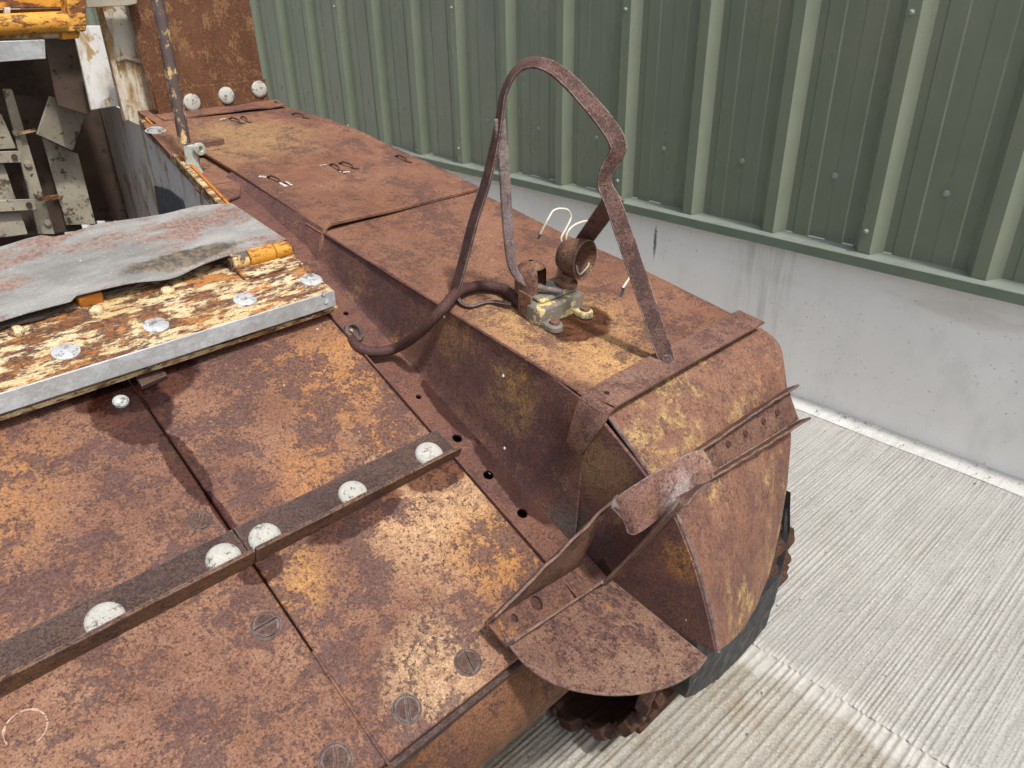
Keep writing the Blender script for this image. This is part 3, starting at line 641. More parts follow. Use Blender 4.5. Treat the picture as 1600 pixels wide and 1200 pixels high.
def gtop(u, v):
    x, y = .7695 + (1.222 - .7695) * u, .618 + (1.43 - .618) * v
    z = fz(y) + .005 * mnoise.noise((x * 4, y * 4, 1)) + .0022 * mnoise.noise((x * 11, y * 11, 4)) - .014 * max(0, (u - .95) / .05) ** 2 - .004 * math.exp(-(((x - .9) / .1) ** 2 + ((y - .72) / .08) ** 2))
    return V3(x, y, z)
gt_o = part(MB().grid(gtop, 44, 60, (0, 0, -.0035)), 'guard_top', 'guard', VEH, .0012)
part(MB().grid(lambda u, v: (1.221 + .003 * v, .62 + u * .75, fz(.62 + u * .75) - .012 - v * .03), 20, 3, (-.003, 0, 0)), 'guard_lip', 'guard', gt_o)
part(MB().tube(smooth_path([V3(.7705, y, fz(y, -.001)) + V3(0, 0, wob((0, y, 0), 12, .0012)) for y in (.66, .8, 1.0, 1.2, 1.36)], 5), .0026, 6), 'edge_weld', 'skirt', gt_o)
# strap across the front of the guard, its inner end bent down the side
sp_ = smooth_path([V3(1.213, .619, fz(.619, .0045)), V3(1.0, .619, fz(.619, .006)), V3(.80, .619, fz(.619, .006)), V3(.772, .619, fz(.619, .003)), V3(.758, .622, fz(.619, -.012)), V3(.751, .632, .755), V3(.751, .648, .715)], 6)
nsp = len(sp_)
strap_o = part(MB().bar(sp_, (0, 1, .155), lambda i: .056 if i < nsp - 12 else .056 - .026 * (i - nsp + 12) / 12, .004), 'guard_strap', 'gstrap', VEH, .001)
part(MB().lathe(af((948, 614), .008), FN, [(.0045, 0), (.0045, .0006)], 10), 'bolt_hole', 'black', strap_o)
# rear section of the guard, overlapping the front one
def rtop(u, v):
    y = 1.366 + (2.30 - 1.366) * v; xo = 1.226 - .055 * max(0, (y - 1.85) / .45) ** 1.5
    x = .776 + (xo - .776) * u
    z = fz(y, .010) + .004 * mnoise.noise((x * 3.5, y * 3.5, 8)) + .0012 * mnoise.noise((x * 12, y * 12, 4)) - .01 * max(0, (u - .96) / .04) ** 2
    z -= .020 * max(0, (y - 1.95) / .35) ** 2 * u - .002
    z -= .010 * max(0, 1 - u / .05) ** 2 * max(0, min(1, (1.75 - y) / .3))
    return V3(x, y, z)
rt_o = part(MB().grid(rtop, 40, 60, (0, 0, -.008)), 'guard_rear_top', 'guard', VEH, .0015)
def rside(u, v):
    y = 1.362 + .40 * u; zt = fz(y, .003); zb = gz(1.40, -.024) + (y - 1.40) * .26
    return V3(.7768 - (.031 - .012 * u) * v, y, zt - v * max(.002, zt - zb))
part(MB().grid(rside, 20, 6, (.004, 0, 0)), 'guard_rear_side', 'skirt', rt_o)
part(MB().tube(smooth_path([V3(.7755, 1.364, fz(1.364, .004)), V3(.764, 1.363, .893), V3(.750, 1.366, .862)], 4), .005, 8), 'corner_fold', 'guard', rt_o)
stp = MB().tube(smooth_path([V3(0, .030, .0015), V3(0, .020, .004), V3(0, .014, .008), V3(.001, -.006, .009), V3(.001, -.016, .0075), V3(.0, -.020, .003), V3(.004, -.030, .0022), V3(.009, -.032, .0022)], 4), .0022, 6)
st0 = stp.build('wire_staple', 'lampdark', rt_o)
fl_mb = MB()
for k in range(9):
    a = k * .7; fl_mb.prism([V3(math.cos(a + t) * .0035 + math.cos(a * 3) * .008, math.sin(a + t) * .0035 + math.sin(a * 2) * .009, 0) for t in (0, 1.8, 3.9)], (0, 0, .0018))
fk0 = fl_mb.build('paint_flake', 'mastic', rt_o)
first = True
def rz_(x, y): return V3(x, y, rtop((x - .776) / .45, (y - 1.366) / .934).z)
for (x, y, sp) in ((.960, 2.09, .1), (.988, 2.09, -.15), (1.14, 2.06, .2), (.819, 1.635, .1), (.985, 1.64, -.1), (1.018, 1.638, .15), (1.168, 1.615, -.05)):
    p = rz_(x, y)
    if first: st0.location = p; st0.rotation_euler = (math.atan(.155), 0, sp)
    else:
        q = st0.copy(); COL.objects.link(q); q.parent = rt_o; q.location = p; q.rotation_euler = (math.atan(.155), 0, sp)
    first = False
for i, (x, y, s_) in enumerate(((.825, 1.600, 1.2), (.808, 1.668, .8), (.990, 1.606, 1.1), (.972, 1.672, .7), (.942, 2.125, .7))):
    q = fk0 if i == 0 else fk0.copy()
    if i: COL.objects.link(q); q.parent = rt_o
    q.location = rz_(x, y) + V3(0, 0, .0012); q.rotation_euler = (math.atan(.155), 0, i); q.scale = (s_,) * 3
# ---- channel across the nose, cap plate, inner bracket channel, half-round gusset
PB = V3(0, .8, -.6)                                     # into the nose
t1, b1 = ax((1250, 603), 1.165), ax((1267, 651), 1.165)
tm, bm_ = ax((1097, 706), .868), ax((1112, 746), .868)
tl = [tm + (tm - t1) * .10, tm, tm.lerp(t1, .5) + V3(0, 0, .002), t1]; bl = [bm_ + (bm_ - b1) * .09, bm_, bm_.lerp(b1, .5) + V3(0, 0, -.001), b1]
mb = MB(); dep = .024; N4 = 24
def edge_pt(l, u): return polyline(l, u)
def lipt(u, v): return edge_pt(tl, u) + PB * dep * v + V3(0, wob((u * 9, 1, 1), 2, .002) * (1 - v), wob((u * 7, 1, 3), 2, .003) * (1 - v))
def lipb(u, v): return edge_pt(bl, u) + PB * dep * v + V3(0, wob((u * 8, 4, 1), 2, .002) * (1 - v), wob((u * 9, 5, 3), 2, .003) * (1 - v))
mb.grid(lipt, N4, 3, lambda u, v: (edge_pt(tl, u) - edge_pt(bl, u)).normalized() * .004)
mb.grid(lipb, N4, 3, lambda u, v: (edge_pt(bl, u) - edge_pt(tl, u)).normalized() * .004)
mb.grid(lambda u, v: (edge_pt(tl, u).lerp(edge_pt(bl, u), v)) + PB * dep, N4, 4, PB * .004)
chan = part(mb, 'nose_channel', 'channel', VEH, .0012)
hole0 = MB().lathe((0, 0, 0), (0, 0, 1), [(.0058, 0), (.0058, .001), (.004, .0012), (.0036, -.004)], 14).build('bolt_stub', 'lampdark', chan)
for i, (px, py) in enumerate(((1117, 708), (1152, 690), (1178, 677), (1207, 661), (1230, 645))):
    u = (px - 1105) / (1258 - 1105); p = tm.lerp(t1, u).lerp(bm_.lerp(b1, u), .42) + PB * (dep - .0006)
    if i == 0: hole0.location = p; hole0.rotation_euler = (-PB).to_track_quat('Z', 'Y').to_euler()
    else: place(hole0, '', chan, p, -PB)
ct = [ax(p, x) for p, x in (((952, 789), .700), ((966, 774), .703), ((1005, 748), .728), ((1050, 721), .785), ((1080, 706), .837), ((1096, 704), .863))]
cb = [ax(p, x) for p, x in (((984, 838), .705), ((998, 832), .712), ((1022, 815), .738), ((1050, 794), .772), ((1080, 766), .818), ((1112, 748), .863))]
cts, cbs = smooth_path(ct, 5), smooth_path(cb, 5)
def cap(u, v):
    i = u * (len(cts) - 1); k = min(int(i), len(cts) - 2); a, b = cts[k].lerp(cts[k + 1], i - k), cbs[k].lerp(cbs[k + 1], i - k)
    p = a.lerp(b, v) - PB * (.004 + .006 * math.sin(math.pi * v))
    if u < .06: p = p.lerp(a.lerp(b, .5), (1 - u / .06) * .22 * abs(v - .5) * 2)
    return p
part(MB().grid(cap, 30, 12, PB * .004), 'cap_plate', 'cap', VEH, .0012, smooth=50)
g1_, g2_, g3_ = ag((776, 978), .030), ax((952, 903), .752), ax((1106, 1027), .754)
gn_ = (g2_ - g1_).cross(g3_ - g1_).normalized(); gn_ = gn_ if gn_.z > 0 else -gn_
def agu(p, off=0): return onpl(p, gn_, gn_.dot(g1_) + off)
E0, E1 = agu((806, 1002), .015), agu((948, 907), .015)
du_ = (E1 - E0).normalized(); vm_ = (E0.lerp(E1, .4) - CAMP).normalized(); wn_ = (vm_ - du_ * vm_.dot(du_)).normalized(); up_ = du_.cross(wn_); up_ = up_ if up_.dot(gn_) > 0 else -up_
T0, T1 = onpl((772, 962), wn_, wn_.dot(E0)), ax((965, 771), .733)
dch = .022; dv_ = up_; mb = MB(); w0 = E0 + wn_ * dch
te = (T1 - T0).normalized(); tdn = (E0 - T0).normalized()
dct = .022
dq = lambda u: dct - .014 * u
mb.grid(lambda u, v: T0.lerp(T1, u) + wn_ * (dq(u) * v) + up_ * wob((u * 9, 3, 2), 1, .003) * (1 - v), 20, 3, tdn * .004)
mb.grid(lambda u, v: E0.lerp(E1, u) + wn_ * (dch * v) , 16, 3, up_ * .004)
nw_ = wn_
Wd = (T0 - E0).dot(up_) * .94; Le = (E1 - E0).length
def onweb(p): q = onpl(p, nw_, nw_.dot(w0)) - w0; return q.dot(du_), q.dot(dv_)
h1, h2 = onweb((838, 941)), onweb((804, 966))
hh = [(max(.0145, h2[0]), min(max(h2[1], .009), Wd - .009), .0068), (max(.052, h1[0]), min(max(h1[1], .0125), Wd - .0125), .0115)]; None
wb = MB(); disc_holes(wb, w0, du_, Le, dv_, Wd, -nw_, .004, hh)
a_ = w0 + dv_ * Wd
bk_ = nw_ * .0055; bb = MB().prism([w0 + bk_, a_ + bk_, a_ + du_ * (Le * .9) + bk_, w0 + du_ * (Le * .9) + bk_], nw_ * .002)
Lr = Le * .93; wb.grid(lambda u, v: (a_ + du_ * (Lr * u)).lerp(T0.lerp(T1, u) + wn_ * dq(u), v), 14, 5, nw_ * .004)
wb.prism([w0, a_, T0 + wn_ * dct], nw_ * .004)
mb.bar(smooth_path([E1 - gn_ * .004, ax((998, 858), .744), ax((1050, 799), .744), ax((1074, 776), .772), ax((1100, 757), .83)], 5), (-1, .2, 0), .020, .0045)
brc = part(mb, 'bracket_channel', 'channel', VEH, .0012); part(wb, 'channel_web', 'web', brc); part(bb, 'hole_shade_plate', 'lampdark', brc)  # dark plate added behind the web so its holes look shaded
arc = smooth_path([agu(p) for p in ((1106, 1027), (1090, 1047), (1055, 1068), (1010, 1081), (960, 1085), (905, 1079), (858, 1063), (820, 1036), (795, 1006), (776, 978))], 5)
part(MB().prism(arc + [agu((806, 993)), agu((952, 902))], gn_ * -.0045), 'gusset_plate', 'gusset', VEH, .0015)
# ---- lamp base, cowl, socket
lb = fz(.85)
mb = MB()
bx0, bx1, by0, by1 = .858, .970, .822, .888
def lp(x, y, h): return V3(x, y, fz(y) + h)
mb.prism([lp(.862, by0, 0), lp(bx1, by0, 0), lp(bx1 + .003, by1, 0), lp(.866, by1, 0), lp(.855, by0 + .022, 0)], (0, 0, .036))
mb.prism([lp(.872, by0 + .012, .0355), lp(bx1 - .004, by0 + .010, .0355), lp(bx1 - .002, by1 - .004, .0355), lp(.870, by1 - .002, .0355)], (0, 0, .010))
lamp = part(mb, 'lamp_base', 'lampgrey', VEH, .006, smooth=60)
lug = MB()
for (x, y) in ((.876, .808), (.957, .809)):
    pth = [V3(x + math.cos(a) * .0155, y + math.sin(a) * .0155, 0) for a in [math.pi + math.pi * k / 12 for k in range(13)]]
    pth = [V3(p.x, p.y, fz(p.y)) for p in pth] + [lp(x + .0155, y + .02, 0), lp(x - .0155, y + .02, 0)]
    o = part(MB().prism(pth, (0, 0, .013)), 'mounting_lug', 'lampgrey', lamp, .003, smooth=60)
    part(MB().lathe(lp(x, y, .010), FN, [(.0095, 0), (.0095, .006), (.0085, .0085), (.004, .0092)], 8), 'mounting_bolt', 'lamprust', lamp)
# cowl: a dome with a square window cut in its side
cc = lp(.891, .878, .040); mb = MB(); NA, NH = 32, 12; R_ = .0295
def cowl(a, t, r):
    if t < .45: return cc + V3(math.cos(a) * r, math.sin(a) * r, .030 * t / .45)
    q = (t - .45) / .55 * math.pi / 2 * .93; return cc + V3(math.cos(a) * r * math.cos(q), math.sin(a) * r * math.cos(q), .030 + r * .85 * math.sin(q))
for (i, r) in ((0, R_), (1, R_ - .003)):
    vs = [cowl(2 * math.pi * k / NA, j / NH, r) for j in range(NH + 1) for k in range(NA)]; fs = []
    for j in range(NH):
        for k in range(NA):
            if j < 8 and (22 <= k < 30): continue
            fs.append((j * NA + k, j * NA + (k + 1) % NA, (j + 1) * NA + (k + 1) % NA, (j + 1) * NA + k))
    mb.add(vs, fs)
part(mb, 'lamp_cowl', 'lamprust', lamp, smooth=50)
part(MB().prism([lp(.858, .846, .010), lp(.858, .878, .010), lp(.858, .878, .05), lp(.858, .846, .05)], (.004, 0, 0)), 'cowl_tongue', 'lamprust', lamp, .001)
sc_ = V3(.970, .842, fz(.842) + .094); sa = V3(.12, -1, -.05).normalized()
part(MB().lathe(sc_, sa, [(.0005, -.034), (.017, -.033), (.026, -.028), (.031, -.018), (.0345, 0), (.0362, .014), (.0366, .019), (.0352, .0195), (.0335, .013), (.030, -.014), (.022, -.022), (.0005, -.024)], 30, False), 'lamp_socket', 'lamprust', lamp, smooth=50)
part(MB().lathe(lp(.952, .850, .044), FN, [(.018, 0), (.0205, .002), (.0205, .008), (.017, .0105), (.012, .011), (.012, .022), (.0005, .022)], 22), 'swivel_ring', 'lamprust', lamp, .0008)
part(MB().tube(smooth_path([sc_ + V3(.0, -.005, -.02), sc_ + V3(-.016, -.014, -.008), sc_ + V3(-.010, -.017, -.024), sc_ + V3(.012, -.016, -.016), sc_ + V3(.018, -.014, -.010)], 5), .0012, 6), 'wire_end', 'green_grey', lamp)
def wire(px, plane, r, mat, name='wire'):
    return part(MB().tube(smooth_path([plane(p) for p in px], 5), r, 7), name, mat, lamp)
wy = lambda p: ay(p, .872)
wire([(880, 385), (877, 372), (885, 356), (892, 340), (888, 329), (877, 326), (865, 329), (857, 341), (848, 358), (843, 368)], wy, .0019, 'wire')
wire([(844, 366), (841, 373)], wy, .0022, 'wireend', 'frayed_end')
wire([(884, 380), (886, 365), (894, 354), (908, 347), (924, 345), (940, 347)], wy, .0018, 'wire')
wx = lambda p: ay(p, .735)
wire([(968, 385), (979, 405), (984, 422), (983, 434), (977, 444), (973, 450)], wx, .0019, 'wire')
wire([(974, 449), (973, 456), (970, 464)], wx, .0028, 'wireend', 'frayed_end')
# ---- guard of bent flat bar round the lamp
hn = V3(.36, .144, 0).normalized(); hd = hn.dot(V3(.95, .62, .80))
hp = [onpl(p, hn, hd) for p in ((1042, 578), (1038, 552), (1022, 505), (1000, 440), (977, 372), (958, 318), (945, 288), (950, 262), (965, 238), (963, 218), (945, 190), (920, 160), (890, 128), (862, 106), (835, 98), (812, 106), (797, 124), (786, 152), (780, 190), (772, 232), (758, 290), (740, 345), (726, 400), (715, 440), (711, 458), (717, 472), (735, 478), (765, 471), (800, 463))]
hp = hp[:24] + [onpl((711, 459), hn, hd)] + [af((719, 473), .006), af((736, 478), .006), af((765, 471), .006), lp(.862, .900, .012)]
hs_ = smooth_path(hp, 4); nh = len(hs_)
def hw(i):
    t = (hs_[min(i + 1, nh - 1)] - hs_[max(i - 1, 0)]).normalized(); vdir = (hs_[i] - CAMP).normalized(); side = vdir.cross(t).normalized()
    k = i / (nh - 1); ph = rad(polyline([(0, 12, 0), (.25, 28, 0), (.42, 44, 0), (.52, 66, 0), (.60, 72, 0), (.70, 50, 0), (.86, 40, 0), (1, 60, 0)], 0).y) if False else 0
    pts = [(0, 10), (.2, 14), (.36, 30), (.45, 48), (.52, 68), (.60, 74), (.68, 64), (.76, 60), (.86, 60), (1, 70)]
    for (a, b), (c, d) in zip(pts, pts[1:]):
        if a <= k <= c: ph = rad(b + (d - b) * (k - a) / (c - a))
    return side * math.cos(ph) + vdir * math.sin(ph)
guard = part(MB().bar(hs_, hw, lambda i: (.0275 - .006 * math.exp(-((i / nh - .235) / .05) ** 2)) if i < nh * .82 else max(.006, .0275 - (i - nh * .82) / (nh * .08) * .022), lambda i: .0045 if i < nh * .82 else .006), 'lamp_guard', 'strap', VEH, .001, smooth=40)
part(MB().lathe(onpl((1041, 563), hn, hd) + V3(-.002, -.003, .002), V3(-.5, -.5, .7), [(.0085, -.004), (.0085, .004), (.006, .0055), (.001, .006)], 12), 'guard_bolt', 'strap', guard)
pa, pb_ = onpl((781, 190), hn, hd), V3(.925, .815, 0); mn = (pb_ - pa); mn.z = 0; mn = mn.cross(V3(0, 0, 1)).normalized()
rp = smooth_path([onpl(p, mn, mn.dot(pa)) for p in ((780, 185), (783, 215), (788, 265), (791, 320), (795, 372), (799, 408), (806, 428), (820, 442), (842, 449), (880, 456))], 5); nr = len(rp)
part(MB().bar(rp, lambda i: (rp[i] - CAMP).cross(rp[min(i + 1, nr - 1)] - rp[max(0, i - 1)]), lambda i: .0185 - .0105 * max(0, (i / nr - .45) / .55), lambda i: .009 - .001 * i / nr), 'guard_leg', 'rod', guard, .0036, smooth=70)
lg0 = onpl((962, 306), hn, hd) + hn * .006; lg1 = af((885, 414), .004)
part(MB().bar(smooth_path([lg0, lg0.lerp(lg1, .5), lg1], 5), lambda i: (lg1 - lg0).cross(lg0 - CAMP), .030, .0045), 'guard_leg', 'strap', guard, .001)
# ---- braided hose from the flange to the lamp
hz = [ag((543, 520), -.030), ag((549, 531), -.006), ag((562, 544), .004), ag((587, 550), .006), ag((620, 543), .016), ax((655, 520), .728), ax((690, 484), .750), af((712, 459), .018), af((735, 449), .015), af((762, 447), .014), af((790, 454), .014), lp(.866, .866, .020)]
hose = part(MB().tube(smooth_path(hz, 8), lambda i: .0098 + .0003 * math.sin(i * 2.1), 14), 'cable_hose', 'hose', VEH, smooth=80)
part(MB().lathe(ag((546, 525), -.018), GN + V3(.35, -.55, 0), [(.0165, -.01), (.0165, .008), (.020, .010), (.020, .018), (.0135, .020), (.0135, .010)], 18), 'hose_gland', 'rodpaint', hose, .0006)
# little flakes of white paint on the guard side
for (p, X) in (((789, 586), .757), ((791, 699), .745), ((697, 494), .77)):
    c = ax(p, X); part(MB().lathe(c + V3(-.004, 0, 0), (-1, .2, .3), [(.0028, 0), (.0024, .001), (.0005, .0015)], 8), 'paint_fleck', 'mastic', VEH)
# ---- visor flap in front of the opening
VH = [(1.177, 0), (1.244, 0), (1.249, .0042), (1.262, .005), (1.276, .0042), (1.281, .001), (1.33, .0015), (1.45, 0)]
def vfl(u, v):
    k = v * (len(VH) - 1); i = min(int(k), len(VH) - 2); y = VH[i][0] + (VH[i + 1][0] - VH[i][0]) * (k - i); h = VH[i][1] + (VH[i + 1][1] - VH[i][1]) * (k - i)
    x = -1.0 + 1.673 * u; return V3(x, y, vz(y)) + VN * (h + wob((x, y, 2), 14, .0008))
visor = part(MB().grid(vfl, 90, 35, -VN * .012), 'visor_flap', 'visor', VEH, .002)
part(MB().grid(lambda u, v: (-1.0 + 1.668 * u, 1.1735 + .0015 * mnoise.noise((u * 12, 1, 1)), .8655 - .031 * v), 40, 3, (0, -.0035, 0)), 'front_strip', 'galv', visor, .0015)
part(MB().grid(lambda u, v: (-1.0 + 1.676 * u, 1.178 + .05 * v, .828 + .012 * v), 30, 3, (0, .002, -.008)), 'lower_edge', 'visor', visor, .001)
frv = MB().lathe((0, 0, 0), (0, 0, 1), [(.0205, -.001), (.0202, .0012), (.015, .0028), (.008, .0036), (.0005, .0038)], 22)
for i, x in enumerate((.655, .521, .364, .226, .08, -.07, -.22, -.37, -.52, -.67)):
    p = V3(x, 1.2275, vz(1.2275)) + VN * .0004
    if i == 0: fr0 = frv.build('flush_rivet', 'flat_rivet', visor); fr0.location = p; fr0.rotation_euler = VN.to_track_quat('Z', 'Y').to_euler()
    else: place(fr0, '', visor, p, VN, i, 1.0)
for i, x in enumerate((.42, .301, .184, .06)):
    y = 1.304; p = V3(x, y, vz(y)) + VN * .001
    if i == 0: sb0 = MB().lathe((0, 0, 0), (0, 0, 1), [(.0125, -.001), (.012, .004), (.0095, .0075), (.005, .0092), (.0005, .0096)], 14).build('dome_bolt', 'visor', visor); sb0.location = p; sb0.rotation_euler = VN.to_track_quat('Z', 'Y').to_euler()
    else: place(sb0, '', visor, p, VN, i, 1.0)
for (px, py) in ((505, 459), (509, 471)):
    part(MB().lathe(ay((px, py), 1.1698), (0, -1, .1), [(.005, 0), (.005, .0012), (.004, .002), (.0005, .002)], 12), 'strip_screw', 'flat_rivet', visor)
hb = V3(.0, 1.318, vz(1.318)) + VN * .017
for (x0, x1, r, mt) in ((.545, .576, .0165, 'rodpaint'), (.5775, .629, .0175, 'yellow'), (.6305, .664, .0165, 'yellow')):
    part(MB().lathe(V3(x0, hb.y, hb.z), (1, 0, 0), [(r * .9, 0), (r, .002), (r, x1 - x0 - .002), (r * .9, x1 - x0)], 20), 'hinge_knuckle', mt, visor, .0008)
part(MB().lathe(V3(.541, hb.y, hb.z), (1, 0, 0), [(.009, 0), (.009, .128), (.001, .128)], 14), 'hinge_pin', 'screw', visor)
part(MB().box(V3(.605, 1.292, vz(1.292)) + VN * .006, (.058, 0, 0), VT * .022, VN * .0045), 'hinge_leaf', 'visor', visor, .003)
part(MB().box(V3(.303, 1.335, vz(1.335)) + VN * .010, (.019, 0, 0), VT * .014, VN * .010), 'stop_block', 'visor_edge', visor, .003)
part(MB().box(V3(.35, 1.25, gz(1.25) + .018), (.32, 0, 0), (0, .03, .012), (0, 0, .014)), 'visor_hinge_bar', 'bar', VEH, .002)
# ---- bracket and stud on the deck below the flap
part(MB().box(ag((237, 590), .006), (.022, .004, 0), GT * .012, GN * .005), 'deck_bracket', 'screw', dl, .001)
part(MB().lathe(ag((189, 629), .0), GN, [(.012, 0), (.012, .005), (.009, .008), (.001, .009)], 14), 'deck_stud', 'flat_rivet', dl)
# ---- strip of sponson beside the opening
hA, hB = V3(.662, 1.60, fz(1.60)), V3(.762, 2.23, fz(2.23, -.006)); wdir = (hB - hA); 
hA = hA - wdir * .35; 
def onF(x, y, off=-.006): return V3(x, y, fz(y, off))
part(MB().prism([onF(hA.x + .045, 1.625), onF(.735, 1.645), onF(.79, 1.75), onF(1.0, 2.3), onF(hB.x + .006, 2.27), onF(hB.x + .004, hB.y)], (0, 0, -.006)), 'sponson_plate', 'guard', VEH, .001)
edge = part(MB().bar([hA + V3(0, 0, .000), hA.lerp(hB, .5) + V3(0, 0, .002), hB], lambda i: V3(1, -.16, 0), .014, .030), 'opening_rim', 'visor', VEH, .003)
part(MB().bar([hA + V3(.012, 0, .012), hB + V3(.012, 0, .012)], lambda i: V3(1, -.16, 0), .007, .010), 'rim_bead', 'visor_edge', edge, .002)
rp_ = [af(p, .014) for p in ((224, 196), (277, 188), (322, 214), (345, 232), (265, 240))]
sp2 = part(MB().prism(rp_, (0, 0, -.012)), 'stay_plate', 'guard', VEH, .0015)
q = place(screw0, '', sp2, af((243, 204), .0145), FN, 2.3, 1.25); q.material_slots[0].link = 'OBJECT'; q.material_slots[0].material = M['flat_rivet']
# grey cast bracket and stay rod
Yr = af((306, 262), 0).y
part(MB().box(af((330, 225), .016), (.035, .008, 0), (0, .010, 0), (0, 0, .010)), 'stay_bracket_bar', 'channel', VEH, .002)
cb0 = [ay(p, Yr - .01) for p in ((297, 226), (300, 245), (303, 262), (311, 276), (321, 283))]
brk = part(MB().bar(smooth_path(cb0, 5), (.8, -.6, 0), lambda i: .030, lambda i: .016), 'stay_bracket', 'green_grey', VEH, .006, smooth=60)
part(MB().lathe(ay((308, 233), Yr - .022), (.3, -1, .1), [(.014, 0), (.015, .012), (.009, .014), (.006, .014), (.006, .006)], 16), 'bracket_eye', 'green_grey', brk, .001)
part(MB().lathe(ay((315, 278), Yr - .028), (0, -.3, 1), [(.005, 0), (.005, .004)], 10), 'bolt_hole', 'black', brk)
r0_, r1_ = ay((289, 224), Yr), ay((238, -40), Yr)
part(MB().tube([r0_.lerp(r1_, k / 10) + V3(wob((k * .3, 1, 1), 2, .002), 0, 0) for k in range(11)], .0135, 14), 'stay_rod', 'rodpaint', VEH)
# ---- upright stowage plate behind the guard
YP = 2.235
def sto(u, v): return V3(.80 + (1.137 - .80) * u + .006 * v, YP + .02 * v + .004 * mnoise.noise((u * 3, v * 3, 1)), 1.075 + .55 * v)
stow = part(MB().grid(sto, 20, 24, (0, .004, 0)), 'stowage_plate', 'plate', VEH, .0012)
part(MB().grid(lambda u, v: (.81 + .332 * u, YP - .007, 1.062 + .062 * v), 12, 2, (0, .005, 0)), 'base_angle', 'plate', stow, .001)
part(MB().grid(lambda u, v: (.80 + .365 * u, YP - .008 - .055 * v, 1.064 - .008 * v + .004 * mnoise.noise((u * 4, v, 2))), 20, 3, (0, 0, -.005)), 'angle_foot', 'guard', stow, .001)
for p in ((300, 160), (354, 149), (405, 139)):
    place(rivet0, '', stow, ay(p, YP - .0075), (0, -1, .1), p[0], (.98, .98, .6))
part(MB().lathe(V3(1.145, YP - .04, 1.035), (0, 0, 1), [(.005, 0), (.005, .03)], 8), 'angle_bolt', 'screw', stow)
# ---- inside of the hull
wN = V3(wdir.y, -wdir.x, 0).normalized()
def aw(p, off=0): return onpl(p, wN, wN.dot(hA) + off)
wA, wB = hA + wN * .002, hA + wdir * 2.9 + wN * .002
def wallfn(u, v):
    p = wA.lerp(wB, u); zt = min(fz(p.y, -.012), 1.05) if p.y < 2.3 else 1.05; return V3(p.x + .003 * mnoise.noise((u * 6, v * 4, 3)), p.y, .25 + (zt - .25) * v)
wall = part(MB().grid(wallfn, 40, 16, wN * .006), 'hull_side', 'white', VEH)
def slabp(px, plane, th, name, mat, parent=VEH, bev=.0015):
    return part(MB().prism([plane(p) for p in px], th), name, mat, parent, bev)
slabp(((143, 240), (150, 240), (174, 348), (164, 348)), lambda p: aw(p, -.014), wN * .012, 'wall_pipe', 'visor', wall, .003)
slabp(((240, 290), (262, 296), (283, 312), (290, 340), (250, 345)), lambda p: aw(p, -.004), wN * .004, 'wall_patch', 'navy', wall)
slabp(((118, 238), (124, 238), (150, 352), (140, 352)), lambda p: aw(p, -.008), wN * .008, 'wall_joint', 'dark', wall)
slabp(((58, 210), (78, 150), (137, 171), (114, 236)), lambda p: ay(p, 2.56 + (p[0] - 58) * .0008), (0, .012, 0), 'bent_panel', 'cream')
slabp(((66, 215), (114, 238), (122, 240), (150, 350), (104, 352)), lambda p: ay(p, 2.66), (0, .008, 0), 'wall_panel', 'cream')
pil = slabp(((152, 8), (214, 8), (236, 60), (262, 190), (226, 200), (195, 186)), lambda p: ay(p, 2.29), (0, .012, 0), 'pillar', 'white2')
slabp(((152, 8), (160, 8), (203, 186), (196, 190)), lambda p: ay(p, 2.275), (0, .02, 0), 'pillar_flange', 'white2', pil)
slabp(((178, 92), (196, 86), (222, 93), (232, 100), (234, 106), (222, 100), (197, 93), (180, 98)), lambda p: ay(p, 2.283), (0, .01, 0), 'weld_seam', 'white2', pil, .002)
slabp(((226, 100), (234, 100), (262, 188), (250, 190)), lambda p: ay(p, 2.28), (0, .012, 0), 'weld_seam', 'white2', pil, .003)
slabp(((212, -10), (236, -10), (275, 186), (262, 190)), lambda p: ay(p, 2.262), (0, .02, 0), 'pillar_edge', 'guard', VEH)
slabp(((114, 40), (158, 40), (186, 165), (143, 172)), lambda p: ay(p, 2.42), (0, .012, 0), 'inner_panel', 'white')
slabp(((68, 60), (118, 60), (142, 172), (138, 180), (90, 165)), lambda p: ay(p, 2.52), (0, .012, 0), 'dark_panel', 'dark')
slabp(((-40, 66), (70, 62), (72, 92), (-40, 100)), lambda p: ay(p, 2.34), (0, .02, 0), 'inner_shelf', 'galv')
slabp(((-60, 40), (190, 40), (250, 200), (250, 345), (60, 345), (-60, 160)), lambda p: ay(p, 2.95), (0, .012, 0), 'inner_bulkhead', 'dark')
slabp(((-60, 150), (70, 150), (130, 360), (-60, 380)), lambda p: ay(p, 2.70), (0, .012, 0), 'inner_bulkhead', 'dark')
post = slabp(((5, 139), (19, 139), (86, 366), (60, 366)), lambda p: ay(p, 2.62), (0, .012, 0), 'bolted_post', 'cream')
for p in ((25, 207), (43, 256), (59, 304), (74, 348)):
    part(MB().lathe(ay(p, 2.619), (0, -1, 0), [(.011, 0), (.010, .006), (.002, .008)], 10), 'post_bolt', 'cream', post)
slabp(((30, 206), (56, 201), (57, 206), (31, 211)), lambda p: ay(p, 2.60), (0, .008, 0), 'cross_pin', 'visor', post, .001)
slabp(((64, 308), (92, 304), (93, 311), (66, 315)), lambda p: ay(p, 2.60), (0, .008, 0), 'cross_pin', 'visor', post, .001)
dpn = slabp(((-60, 258), (6, 256), (44, 366), (-60, 380)), lambda p: ay(p, 2.58), (0, .012, 0), 'door_panel', 'cream')
slabp(((-40, 180), (2, 178), (26, 232), (-40, 236)), lambda p: ay(p, 2.59), (0, .012, 0), 'door_panel', 'cream')
